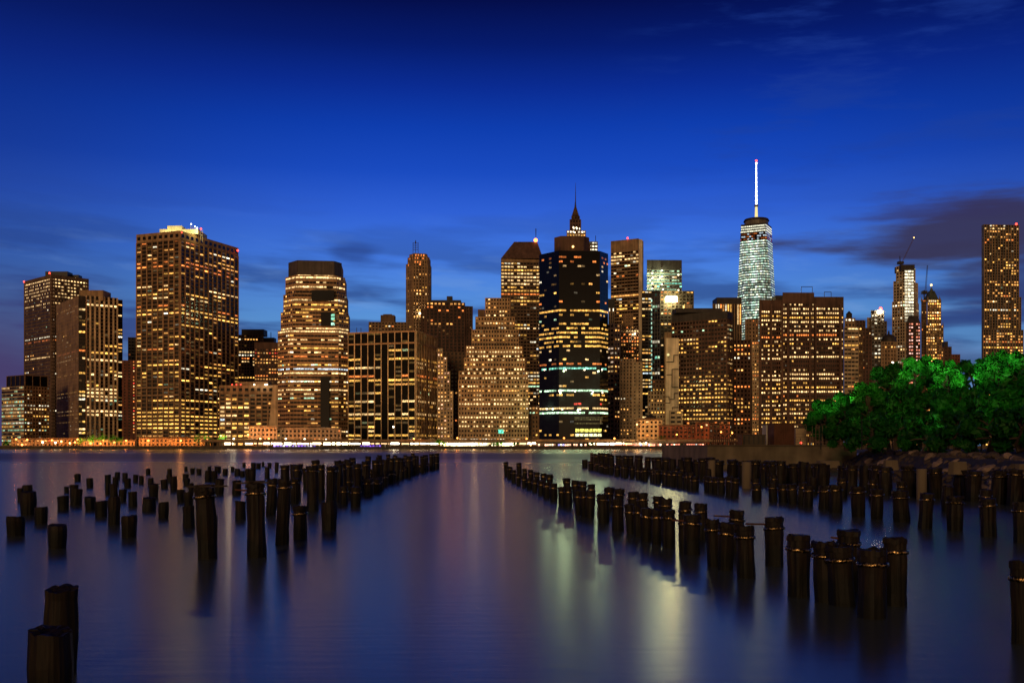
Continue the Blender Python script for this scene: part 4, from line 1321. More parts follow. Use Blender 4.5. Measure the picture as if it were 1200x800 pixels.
# ---- elevated road along the far bank
vd = 765.0
via = empty('viaduct', (PX(500, vd), vd, 2.0), 'long elevated road on columns lit from below along the far bank', 'viaduct')
vo = tuple(via.location)
mb = MB()
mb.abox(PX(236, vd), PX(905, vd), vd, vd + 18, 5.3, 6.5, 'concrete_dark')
mb.build('deck', via, vo)
mb = MB()
mb.abox(PX(236, vd), PX(905, vd), vd - .4, vd - .05, 5.6, 7.4, 'stone_brown')
mb.build('parapet', via, vo)
for i in range(44):
    mb = MB()
    x = PX(240 + i * 15.3, vd)
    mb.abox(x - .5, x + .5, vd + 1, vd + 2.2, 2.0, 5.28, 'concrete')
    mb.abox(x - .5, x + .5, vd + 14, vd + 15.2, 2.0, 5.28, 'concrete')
    mb.build('column', via, vo)
rg = random.Random(21)
seg = [(262 + 11.5 * i, 262 + 11.5 * i + 9.6) for i in range(42)] + [(770, 793)]
for a, c in seg:
    if 268 < a < 276: continue
    mb = MB()
    mb.abox(PX(a, vd), PX(c, vd), vd + 2.6, vd + 3.2, rg.uniform(3.4, 3.9), rg.uniform(4.5, 5.0), rg.choice(['strip_white', 'strip_white', 'strip_warm', 'strip_warm', 'strip_dim']))
    mb.build('light_strip', via, vo)
for a, c in ((748, 768), (796, 822), (700, 742)):
    mb = MB()
    mb.abox(PX(a, vd), PX(c, vd), vd + 3.4, vd + 3.6, 3.0, 4.6, 'strip_red')
    mb.build('light_strip', via, vo)['label'] = 'dim red-lit strip'

# glass pavilion glowing under the viaduct
pv = empty('glass_pavilion', (PX(560, 752), 752, 2.0), 'brightly lit glass pavilion under the elevated road below the ziggurat', 'pavilion')
po_ = tuple(pv.location)
mb = MB()
mb.abox(PX(518, 752), PX(603, 752), 752, 758, 2.0, 2.5, 'dark_slab')
mb.abox(PX(517, 752), PX(604, 752), 751.2, 758.6, 4.75, 5.2, 'dark_slab')
mb.build('frame', pv, po_)
for i in range(28):
    a = 519 + i * 3
    if i in (18, 21): continue
    mb = MB()
    g = rg.uniform(2, 5) * (1 if i < 14 or i > 22 else .45)
    mb.face([(PX(a, 752), 752.5, 2.52), (PX(a + 2.5, 752), 752.5, 2.52), (PX(a + 2.5, 752), 752.5, 4.7), (PX(a, 752), 752.5, 4.7)], 'lit_window', (g, g * .86, g * .48))
    mb.build('window', pv, po_)
# low shop fronts further right
for nm_, lb, a, c, colr, g0 in (('shop_front', 'low row of shop windows with mixed coloured lights below the black glass tower', 628, 690, (1, .5, .3), 1.7),
                              ('shop_front', 'low row of red-lit shop windows below the brick houses', 742, 826, (1, .28, .16), 1.8)):
    sh_ = empty(nm_, (PX((a + c) / 2, 753), 753, 2.0), lb, 'shop')
    so = tuple(sh_.location)
    mb = MB()
    mb.abox(PX(a, 753), PX(c, 753), 753, 758, 2.0, 4.9, 'dark_slab')
    mb.build('wall', sh_, so)
    n_ = int((c - a) / 2.6)
    for i in range(n_):
        if rg.random() < .3: continue
        g = g0 * rg.uniform(.3, 1.6)
        cc = colr if rg.random() < .7 else rg.choice([(1, .8, .5), (.4, .4, 1), (1, .9, .8)])
        mb = MB()
        xa_ = a + i * 2.6
        mb.face([(PX(xa_, 753), 752.9, 2.6), (PX(xa_ + 2.1, 753), 752.9, 2.6), (PX(xa_ + 2.1, 753), 752.9, 3.9), (PX(xa_, 753), 752.9, 3.9)], 'lit_window', tuple(q * g for q in cc))
        mb.build('window', sh_, so)

# purple-lit ferry moored under the road, and a small red excursion boat
def boat(label, a, c, d, cols, g0, decks):
    r_ = empty('ferry', (PX((a + c) / 2, d), d, 0.0), label, 'boat')
    ro = tuple(r_.location)
    x0_, x1_ = PX(a, d), PX(c, d)
    mb = MB()
    mb.prism([(x0_ + 2, d), (x1_ - 4, d), (x1_, d + 4), (x1_ - 4, d + 8), (x0_ + 2, d + 8), (x0_, d + 4)], -.8, 1.5, 'black_metal', 'dark_slab', shrink=-.02)
    mb.build('hull', r_, ro)
    for k in range(decks):
        mb = MB()
        mb.abox(x0_ + 4 + k * 3, x1_ - 7 - k * 3, d + 1, d + 7, 1.52 + k * 1.9, 3.3 + k * 1.9, 'dark_slab')
        mb.build('cabin', r_, ro)
        n_ = int((x1_ - x0_ - 13 - 6 * k) / 2.2)
        for i in range(n_):
            xq = x0_ + 5 + k * 3 + i * 2.2
            g = g0 * rg.uniform(.3, 1.4)
            mb = MB()
            cc = rg.choice(cols)
            mb.face([(xq, d + .93, 1.9 + k * 1.9), (xq + 1.6, d + .93, 1.9 + k * 1.9), (xq + 1.6, d + .93, 3.0 + k * 1.9), (xq, d + .93, 3.0 + k * 1.9)], 'lit_window', tuple(q * g for q in cc))
            mb.build('window', r_, ro)


boat('long ferry with violet-lit windows moored below the banded stepped tower', 312, 384, 724, [(.35, .15, 1), (.45, .3, 1), (.2, .1, .8), (.9, .8, 1)], .9, 1)
boat('violet-lit ferry moored right of the longer violet ferry', 414, 462, 726, [(.3, .1, 1), (.25, .12, .9), (.2, .1, .6)], .6, 1)
boat('small excursion boat with orange and red lights between the two violet ferries', 392, 412, 728, [(1, .4, .2), (1, .7, .4), (1, .2, .15)], 1.1, 1)

# ---- street lamps on the far bank, some added for streaks on the water: (px, py, d, colour)
LAMPS = [(19, 514.5, 775, 'o'), (26, 521, 748, 'o'), (32, 515, 772, 'o'), (50, 518, 756, 'w'), (65, 518.5, 758, 'w'), (61, 515.5, 775, 'o'), (72, 517, 766, 'a'), (82, 519, 750, 'a'), (88, 518, 755, 'o'), (91, 514.5, 778, 'o'),
         (96, 515, 775, 'o'), (107, 519, 756, 'o'), (121, 516, 768, 'o'), (118, 519.5, 752, 'o'), (134, 518, 770, 'o'), (148, 516, 768, 'o'), (174, 516, 768, 'o'), (212, 516, 768, 'o'), (243, 515, 770, 'o'), (259, 510.5, 776, 'a'), (274, 514, 772, 'w'), (291, 509, 780, 'o'),
         (305, 514, 774, 'a'), (315, 514, 774, 'o'), (335, 514, 772, 'w'), (357, 514.5, 772, 'w'), (382, 515, 770, 'w'), (461, 500, 790, 'w'), (485, 514, 775, 'o'), (500, 525, 744, 'o'), (509, 524, 746, 'o'), (522, 521, 747, 'o'), (536, 513, 778, 'o'), (556, 520, 748, 'a'), (590, 521, 747, 'a'), (622, 521, 747, 'a'),  # low lamps around the pavilion are added to widen the gold streaks
         (617, 514, 776, 'o'), (661, 513, 778, 'o'), (720, 513.5, 778, 'o'), (746.5, 497, 795, 'a'), (750, 519.5, 750, 'w'), (757, 519, 752, 'w'), (762, 521, 747, 'o'), (734, 520, 750, 'a'), (793, 509, 788, 'o'), (822, 500, 786, 'o'), (845, 506, 786, 'o'), (858, 507, 786, 'o')]
cols = {'o': ('lamp_orange', 'orange'), 'a': ('lamp_amber', 'amber'), 'w': ('lamp_white', 'white')}
cnt = {}
near_ref = [(0, 'below the low green-lit office block'), (60, 'below the far-left tall tower'), (100, 'below the tower with pale vertical piers'), (140, 'below the red brick block'), (162, 'below the largest brown tower'), (256, 'below the slanted pale end wall'), (326, 'below the banded stepped tower'),
            (408, 'below the broad dark glass block'), (512, 'beside the bright glass pavilion'), (604, 'right of the ziggurat base'), (632, 'below the black glass tower'), (715, 'below the beige apartment blocks'), (772, 'beside the low red brick buildings')]
LAMP_N = {}
for px, py, d, c in sorted(LAMPS):
    mt, word = cols[c]
    ref = [t for x, t in near_ref if px >= x][-1]
    key = (word, ref)
    LAMP_N[key] = LAMP_N.get(key, 0) + 1
totals = dict(LAMP_N)
LAMP_N = {}
for px, py, d, c in sorted(LAMPS):
    mt, word = cols[c]
    ref = [t for x, t in near_ref if px >= x][-1]
    key = (word, ref)
    LAMP_N[key] = LAMP_N.get(key, 0) + 1
    lb = '%s street lamp %s' % (word, ref)
    if totals[key] > 1:
        lb = '%s %s street lamp from the left %s' % (ordinal(LAMP_N[key]), word, ref)
    x, z = PX(px, d), PZ(py, d)
    l_ = empty('street_lamp', (x, d, 2.0), lb, 'street lamp', 'street lamps on the far bank')
    lo_ = tuple(l_.location)
    mb = MB()
    mb.cyl(x, d, 2.0, z - .3, .14, .09, 'black_metal', 6)
    mb.build('pole', l_, lo_)
    mb = MB()
    mb.ball(x, d, z, .75 if c != 'w' else .7, mt, 8, 5)
    mb.build('lamp_head', l_, lo_)
    Lq = bpy.data.lights.new('lamp_light', 'POINT')
    Lq.energy = {'o': 9000, 'a': 11000, 'w': 9000}[c] * (2.2 if 495 < px < 560 else 5.5 if 170 < px < 300 else 2.5 if 300 < px < 390 else 1) * (2.2 if px < 160 else .45 if px > 780 else 1.2)
    Lq.color = {'o': (1, .30, .05), 'a': (1, .5, .16), 'w': (1, .78, .48)}[c]
    Lq.shadow_soft_size = .5
    lq = bpy.data.objects.new('lamp_light', Lq)
    lq.parent = l_
    lq.location = (0, -1.4, z - 2.0)
    COL.objects.link(lq)

# small dark trees of the far bank
def foliage(mb, blobs, n, size, rng, mat='leaves', zmin=0.3, tall=1.0):
    tot = sum(b_[3] ** 2 for b_ in blobs)
    for (x, y, z, r) in blobs:
        for _ in range(int(n * r * r / tot)):
            while True:
                v = Vector((rng.uniform(-1, 1), rng.uniform(-1, 1), rng.uniform(-1, 1)))
                if .25 < v.length < 1: break
            v *= (.55 + .45 * rng.random()) * (1 + .38 * rng.random() ** 4)
            p = Vector((x, y, z)) + v * r
            p.z = z + v.z * r * tall
            if mnoise.noise(p * .8) + .5 * mnoise.noise(p * 1.9) < -.08 and rng.random() < .88: continue
            if p.z < zmin: continue
            s = size * rng.uniform(.6, 1.35)
            nrm = (v.normalized() + Vector((rng.uniform(-1, 1), rng.uniform(-1, 1), rng.uniform(-.4, 1)))).normalized()
            a = nrm.orthogonal().normalized()
            a = (a * math.cos(rng.random() * 6.28) + nrm.cross(a) * math.sin(rng.random() * 6.28)).normalized()
            c = nrm.cross(a)
            mb.face([tuple(p - a * s), tuple(p + c * s * .5 - nrm * s * .12), tuple(p + a * s), tuple(p - c * s * .5 - nrm * s * .12)], mat)


def bank_tree(px, d, top, w, label):
    rng = random.Random(int(px * 7))
    t_ = empty('bank_tree', (PX(px, d), d, 2.0), label, 'tree', 'small trees on the far bank')
    h = PZ(top, d) - 2.0
    r = w * d / F / 2
    mb = MB()
    mb.cyl(PX(px, d), d, 2.0, 2 + h * .7, .25, .1, 'bark', 6)
    mb.build('trunk', t_, tuple(t_.location))
    mb = MB()
    bl = [(PX(px, d) + rng.uniform(-.6, .6) * r, d + rng.uniform(-1, 1), 2 + h * rng.uniform(.4, .75), h * .3) for _ in range(7)]
    foliage(mb, bl, 420, .42, rng, zmin=2.3)
    mb.build('crown', t_, tuple(t_.location))


for px, d, top, w, lb in ((5, 760, 516, 16, 'dark tree at the far left end of the opposite bank'), (95, 756, 511, 12, 'small dark tree before the blank side wall'), (108, 757, 508, 14, 'dark round tree left of the pale vertical piers foot'), (119, 756, 507, 14, 'dark round tree below the pale vertical piers'), (131, 757, 508, 13, 'dark tree right of the other trees below the pale piers'), (139, 758, 510, 10, 'small tree in front of the red brick block'),
                          (232, 786, 506, 14, 'dark tree on the wall below the largest tower'), (243, 784, 508, 10, 'smaller tree on the wall right of its larger neighbour'), (261, 770, 507, 9, 'small tree by the slanted low wing'), (514, 748, 514, 12, 'dark tree left of the bright glass pavilion'), (520, 750, 517, 8, 'small bush-like tree at the left corner of the bright pavilion'), (578, 747, 517.5, 12, 'dark tree before the right part of the bright pavilion'), (586, 748, 517, 12, 'second dark tree before the right part of the bright pavilion'), (605, 748, 518, 10, 'small dark tree right of the bright pavilion'),
                          (692, 748, 518, 12, 'dark tree right of the mixed coloured shop windows'), (775, 790, 507, 8, 'small dark tree before the long low brick building'), (800, 747, 519, 10, 'small dark tree below the brick houses')):
    bank_tree(px, d, top, w, lb)

# ------------------------------------------------------------------ near shore on the right
# land with a sloping rubble edge
EDGE = [(22, 14), (24.0, 30), (26.8, 42), (29.6, 62), (33.5, 86), (38.5, 108), (39.5, 112)]
mb = MB()
n = len(EDGE)
for i in range(n - 1):
    (x0, y0), (x1, y1) = EDGE[i], EDGE[i + 1]
    mb.face([(x0 - 6.5, y0, -2.0), (x1 - 6.5, y1, -2.0), (x1 - .6, y1, 1.75), (x0 - .6, y0, 1.75)][::-1], 'soil')
    mb.face([(x0 - .6, y0, 1.75), (x1 - .6, y1, 1.75), (x1 + 5, y1, 2.15), (x0 + 5, y0, 2.15)][::-1], 'soil')
    mb.face([(x0 + 5, y0, 2.15), (x1 + 5, y1, 2.15), (x1 + 160, y1, 2.4), (x0 + 160, y0, 2.4)][::-1], 'soil')
mb.face([(39.5 - .6, 112, 1.75), (39.5 + 160, 112, 2.4), (39.5 + 160, 200, 2.4), (39.5 - .6, 200, 1.75)], 'soil')
struct('river_bank', mb)

# concrete pier
pd_ = 112.0
pr = empty('concrete_pier', (PX(905, pd_), pd_, 0.0), 'low concrete pier platform between the pilings and the far skyline', 'pier')
pro = tuple(pr.location)
mb = MB()
mb.abox(PX(829, pd_), PX(1004, pd_), pd_, pd_ + 34, -3, 2.55, 'concrete')
mb.build('platform', pr, pro)
mb = MB()
mb.abox(PX(828.5, pd_), PX(1004.5, pd_), pd_ - .15, pd_ + 34.2, 2.552, 2.70, 'concrete_dark')
mb.build('coping', pr, pro)
zt = 2.70
f_ = empty('railing', (PX(850, pd_ + 3), pd_ + 3, zt), 'dark upright railing at the left end of the concrete pier', 'railing')
mb = MB()
dq = pd_ + 3
for yy in (508.5, 514.5):
    mb.bar((PX(836, dq), dq, PZ(yy + .5, dq)), (PX(870, dq), dq, PZ(yy - .8, dq)), .03, .03, 'black_metal', 4)
mb.build('rail', f_, tuple(f_.location))
for i in range(15):
    mb = MB()
    px = 836 + i * 2.4
    mb.abox(PX(px, dq) - .05, PX(px, dq) + .05, dq - .05, dq + .05, zt, PZ(510.5 - i * .25, dq), 'rust_steel')
    mb.build('post', f_, tuple(f_.location))


def crate(name, label, cat, l, r, d, top, thick, mat, ribs=0, ribmat=None, trim=None):
    e_ = empty(name, (PX((l + r) / 2, d), d, zt), label, cat)
    mb = MB()
    mb.abox(PX(l, d), PX(r, d), d, d + thick, zt + .002, PZ(top, d), mat)
    mb.build('body', e_, tuple(e_.location))
    if ribs:
        for i in range(ribs):
            mb = MB()
            x = PX(l, d) + (PX(r, d) - PX(l, d)) * (i + .5) / ribs
            mb.abox(x - .09, x + .09, d - .06, d - .003, zt + .1, PZ(top, d) - .08, ribmat or mat)
            mb.build('rib', e_, tuple(e_.location))
    mb = MB()
    mb.abox(PX(l, d) - .06, PX(r, d) + .06, d - .1, d + thick + .05, PZ(top, d) + .003, PZ(top, d) + .09, trim or mat)
    mb.build('roof', e_, tuple(e_.location))
    return e_


crate('shipping_container', 'rust-brown ribbed shipping container standing upright on the concrete pier', 'container', 907, 931, pd_ + 4, 496.5, 3.0, 'rust_steel', 9, 'rust_steel', 'rust_steel')
crate('shed', 'small white-painted shed left of the rust-brown container', 'shed', 898, 907, pd_ + 7, 497.5, 2.0, 'white_paint', 3, 'white_paint', 'concrete')
crate('storage_box', 'long low dark storage box left of the white shed', 'storage box', 869.5, 897, pd_ + 5, 510, 2.4, 'concrete_dark', 5, 'dark_slab', 'dark_slab')
crate('site_cabin', 'beige site cabin right of the rust-brown container', 'cabin', 932.5, 945, pd_ + 9, 501.5, 3, 'stone_beige', 2, 'stone_beige', 'dark_slab')
f_ = empty('wire_fence', (PX(950, pd_ + 2), pd_ + 2, zt), 'tall wire fence with slim posts between the cabin and the trees', 'fence')
dq = pd_ + 2
for px in (932, 938, 945, 952, 956, 960, 964, 968, 975):
    mb = MB()
    tall = px > 944 and px < 970
    mb.cyl(PX(px, dq), dq, zt, PZ(499 if tall else 513, dq), .045, .04, 'concrete', 6)
    mb.build('post', f_, tuple(f_.location))
mb = MB()
for yy in (508.5, 512, 515, 518):
    mb.bar((PX(932, dq), dq, PZ(yy, dq)), (PX(975, dq), dq, PZ(yy, dq)), .022, .022, 'concrete', 4)
mb.build('wire', f_, tuple(f_.location))
# person-sized post lamp with red light by the fence
l_ = empty('pier_lamp', (PX(938.5, dq + 2), dq + 2, zt), 'low red lamp by the fence beside the site cabin', 'lamp')
mb = MB()
mb.cyl(PX(938.5, dq + 2), dq + 2, zt, PZ(519.5, dq + 2), .06, .05, 'black_metal', 6)
mb.build('pole', l_, tuple(l_.location))
mb = MB()
mb.ball(PX(938.5, dq + 2), dq + 2, PZ(518.6, dq + 2), .13, 'lamp_red', 8, 5)
mb.build('lamp_head', l_, tuple(l_.location))

# ---- boulders of the rubble bank
def rock_mesh(seed):
    rng = random.Random(seed)
    bm = bmesh.new()
    bmesh.ops.create_icosphere(bm, subdivisions=2, radius=1)
    cuts = [(Vector((rng.uniform(-1, 1), rng.uniform(-1, 1), rng.uniform(-.6, 1))).normalized(), rng.uniform(.55, .8)) for _ in range(9)]
    for v in bm.verts:
        for nn, dd in cuts:
            t = v.co.dot(nn) - dd
            if t > 0: v.co -= nn * t
        v.co *= 1 + .12 * mnoise.noise(v.co * 2.3 + Vector((seed, 0, 0)))
    me = bpy.data.meshes.new('boulder')
    bm.to_mesh(me)
    bm.free()
    me.materials.append(MATS['rock'])
    return me


RM = [rock_mesh(i) for i in range(7)]
rg = random.Random(77)


def edge_at(y):
    for (x0, y0), (x1, y1) in zip(EDGE, EDGE[1:]):
        if y0 <= y <= y1:
            return x0 + (x1 - x0) * (y - y0) / (y1 - y0)
    return EDGE[-1][0]


nb_ = 0
slots = []
for i in range(2600):
    y = 27 + 84 * rg.random() ** .9
    s_ = rg.uniform(-.5, 6.0)
    slots.append((y, s_))
slots.sort()
rub = MB()
placed = []
for (y, s_) in slots:
    big = .24 + .34 * rg.random() ** 2.2
    x = edge_at(y) - s_
    if any((x - a) ** 2 + (y - c) ** 2 < (.66 * (big + e)) ** 2 for a, c, e in placed): continue
    z = 1.85 - max(0, s_) * .53 + (.1 if s_ < 0 else 0)
    if z < -.5: continue
    placed.append((x, y, big))
    o = bpy.data.objects.new('boulder', RM[rg.randrange(7)])
    o.location = (x, y, z)
    o.scale = (big * rg.uniform(.9, 1.5), big * rg.uniform(.8, 1.2), big * rg.uniform(.55, .85))
    o.rotation_euler = (rg.uniform(-.3, .3), rg.uniform(-.3, .3), rg.uniform(0, 6.28))
    nb_ += 1
    placed[-1] = (x, y, big)
    o['_s'] = big / y
    COL.objects.link(o)
    tag(o, 'rough brown boulder on the rubble bank below the trees', 'boulder', 'boulders of the rubble bank')
rocks = sorted([o for o in COL.objects if o.name.startswith('boulder')], key=lambda o: -o['_s'])
for o in rocks: del o['_s']
if len(rocks) > 290:
    bm = bmesh.new()
    for o in rocks[290:]:
        me = o.data.copy()
        o_m = Vector(o.location)
        from mathutils import Matrix
        me.transform(Matrix.LocRotScale(o.location, o.rotation_euler, o.scale))
        bm.from_mesh(me)
        bpy.data.objects.remove(o)
    me = bpy.data.meshes.new('rubble')
    bm.to_mesh(me)
    bm.free()
    me.materials.append(MATS['rock'])
    o = bpy.data.objects.new('rubble', me)
    o['kind'] = 'stuff'
    COL.objects.link(o)
print('boulders', nb_)

# flat slabs of broken concrete lying on the rubble
for px, py, d, w, lb in ((1123, 542, 48, .45, 'large flat-topped pale slab on the rubble, right of its twin'), (1044, 540, 62, .5, 'small greenish flat slab on the rubble bank below the trees'), (1202, 545, 44, .45, 'pale block at the right end of the rubble bank'),
                         (972, 540.5, 90, 1.2, 'broad brown stone block at the pier end of the rubble bank')):
    mb = MB()
    x, z = PX(px, d), PZ(py, d)
    rg2 = random.Random(int(px))
    pts = [(x + w * (.9 + .25 * rg2.random()) * math.cos(a), d + w * .7 * math.sin(a)) for a in (0.2, 1.1, 2.0, 2.9, 3.8, 4.6, 5.5)]
    mb.prism(pts, z - .55, z + .06, 'concrete', shrink=.14)
    o = mb.build('stone_slab', off=(x, d, z - .55))
    o.location = (x, d, z - .55)
    tag(o, lb, 'stone slab')

# ---- trees
def tree(px, d, top, wpx, label, n, seed, trunk_h=.45, low=.22, leaf=.31, name='park_tree'):
    rng = random.Random(seed)
    x, z0 = PX(px, d), 2.2
    zt_ = PZ(top, d)
    h = zt_ - z0
    r = wpx * d / F / 2
    t_ = empty(name, (x, d, z0), label, 'tree' if name == 'park_tree' else 'bush', 'trees on the near bank' if name == 'park_tree' else 'bushes on the near bank')
    mb = MB()
    blobs = []
    last = Vector((x, d, z0))
    for k in range(4):
        nx_ = Vector((x + rng.uniform(-.3, .3), d + rng.uniform(-.3, .3), z0 + h * .16 * (k + 1)))
        mb.bar(last, nx_, .26 - .05 * k, .21 - .05 * k, 'bark', 7)
        last = nx_
    nb2 = 24 if name == 'park_tree' else 8
    for k in range(nb2):
        a = k * 2.399 + rng.random()
        zz = z0 + h * (low + (.9 - low) * ((k + .5) / nb2) ** .9)
        fr = (zz - z0) / h
        rad = r * (.35 + .6 * rng.random()) * (1.15 - .85 * fr ** 2.2)
        p = Vector((x + rad * math.cos(a), d + rad * .8 * math.sin(a), zz))
        br = r * rng.uniform(.20, .40)
        br = min(br, zt_ - zz) if zt_ - zz > .4 else .5
        blobs.append((p.x, p.y, p.z, max(.5, br)))
        s0 = Vector((x, d, z0 + h * min(.62, .2 + fr * .5)))
        mid = s0.lerp(p, .5) + Vector((0, 0, h * .03))
        mb.bar(s0, mid, .09, .06, 'bark', 5)
        mb.bar(mid, p, .06, .02, 'bark', 5)
    mb.build('trunk', t_, tuple(t_.location))
    mb = MB()
    foliage(mb, blobs, n, leaf, rng, zmin=z0 - .5, tall=.85)
    mb.build('crown', t_, tuple(t_.location))


TREES = [(968, 116, 466, 42, 'low bright green tree nearest the wire fence'), (992, 113, 456, 44, 'bright green tree second from the wire fence'), (1018, 108, 444, 50, 'yellow-green tree behind the rubble bank, third from the fence'),
         (1042, 112, 423, 52, 'dark tree with a white lamp among its top leaves'), (1078, 106, 408, 66, 'tallest bright-topped tree below the gothic tower'), (1108, 100, 413, 56, 'bushy green tree right of the tallest bright-topped one'),
         (1142, 104, 413, 46, 'thin-crowned tree with sky showing through, below the gap in the skyline'), (1166, 97, 405, 56, 'leafy green tree below the rippled apartment tower'), (1198, 94, 402, 60, 'green tree cut by the right edge of the photo'),
         (1060, 98, 452, 62, 'dark middle tree in front of the tallest bright-topped one'), (1120, 92, 452, 70, 'wide dark green tree in front, left of the right edge trees'), (1176, 86, 450, 76, 'large dark tree in front at right'), (1225, 84, 420, 70, 'tree mostly outside the right edge')]
for i, (px, d, top, w, lb) in enumerate(TREES):
    tree(px, d, top, w, lb, 11000 if i < 9 else 8000, 40 + i)
BUSH = [(992, 104, 492, 40, 'dark bush by the pier end of the bank'), (1020, 96, 486, 52, 'dark bush second from the pier'), (1050, 88, 484, 60, 'broad dark bush in the middle of the bank'), (1085, 82, 482, 66, 'dark bush right of the middle of the bank'), (1122, 76, 480, 70, 'lighter green bush with drooping leaves'), (1160, 71, 478, 74, 'dark bush near the right edge'), (1196, 67, 476, 76, 'dark bush cut by the right edge')]
for i, (px, d, top, w, lb) in enumerate(BUSH):
    tree(px, d, top, w, lb, 4600, 90 + i, low=.02, name='park_bush', leaf=.26)

# two park lamps, plus shielded spots added to light the trees
def park_lamp_or_spot(px, py, d, label, power, col, tilt=35, aim=0.0, head=.15, lit=False):
    x, z = PX(px, d), PZ(py, d)
    l_ = empty('park_lamp_or_spot', (x, d, 2.2), label, 'street lamp', 'lamps among the trees')
    mb = MB()
    mb.cyl(x, d, 2.2, z - .12, .06, .04, 'black_metal', 6)
    mb.build('pole', l_, tuple(l_.location))
    mb = MB()
    if lit:
        mb.ball(x, d, z, head, 'lamp_white', 8, 5)
    else:
        mb.cyl(x, d, z - .12, z + .06, .10, .17, 'black_metal', 8)  # dark head of a spot added only to brighten the crowns
    mb.build('lamp_head', l_, tuple(l_.location))
    L = bpy.data.lights.new('lamp_light', 'SPOT')
    L.energy = power
    L.color = col
    L.spot_size = R(125)
    L.spot_blend = .8
    L.shadow_soft_size = .12
    lo = bpy.data.objects.new('lamp_light', L)
    lo.parent = l_
    lo.location = (0, .05, z - 2.2 + .1)
    v = Vector((math.sin(aim), math.cos(R(tilt)), math.sin(R(tilt))))
    lo.rotation_euler = v.to_track_quat('-Z', 'Y').to_euler()
    COL.objects.link(lo)


G_ = (.36, 1, .34)
Y_ = (.85, 1, .32)
park_lamp_or_spot(1046, 425, 118, 'white park lamp showing among the top leaves of the dark tree', 300, (1, .9, .7), lit=True)
park_lamp_or_spot(1053, 433, 117, 'lower park lamp just right of the white one in the dark tree', 300, (1, .9, .6), lit=True)
park_lamp_or_spot(990, 482, 106, 'added spotlight before the low bright tree second from the fence', 4695, G_, 60, -.3)
park_lamp_or_spot(962, 492, 110, 'added spotlight before the tree nearest the wire fence', 3651, G_, 60)
park_lamp_or_spot(1018, 480, 100, 'added spotlight in front of the yellow-green tree', 2608, Y_, 60)
park_lamp_or_spot(1072, 445, 99, 'added spotlight in front of the tallest bright-topped tree', 6782, G_, 55)
park_lamp_or_spot(1112, 448, 94, 'added spotlight before the bushy tree right of the tallest one', 4695, G_, 50, .2)
park_lamp_or_spot(1142, 455, 97, 'added spotlight at the thin-crowned tree', 973, G_, 55)
park_lamp_or_spot(1170, 444, 90, 'added spotlight in front of the leafy tree at right', 5738, G_, 50)
park_lamp_or_spot(1150, 497, 77, 'low added spotlight in front of the large dark tree', 1355, G_, 34)
park_lamp_or_spot(1092, 484, 83, 'low added spotlight before the dark bush right of the middle', 780, G_, 42)
park_lamp_or_spot(1010, 489, 93, 'low added spotlight before the second dark bush from the pier', 573, Y_, 45)
park_lamp_or_spot(1186, 492, 74, 'low added spotlight before the bush near the right edge', 650, G_, 38)

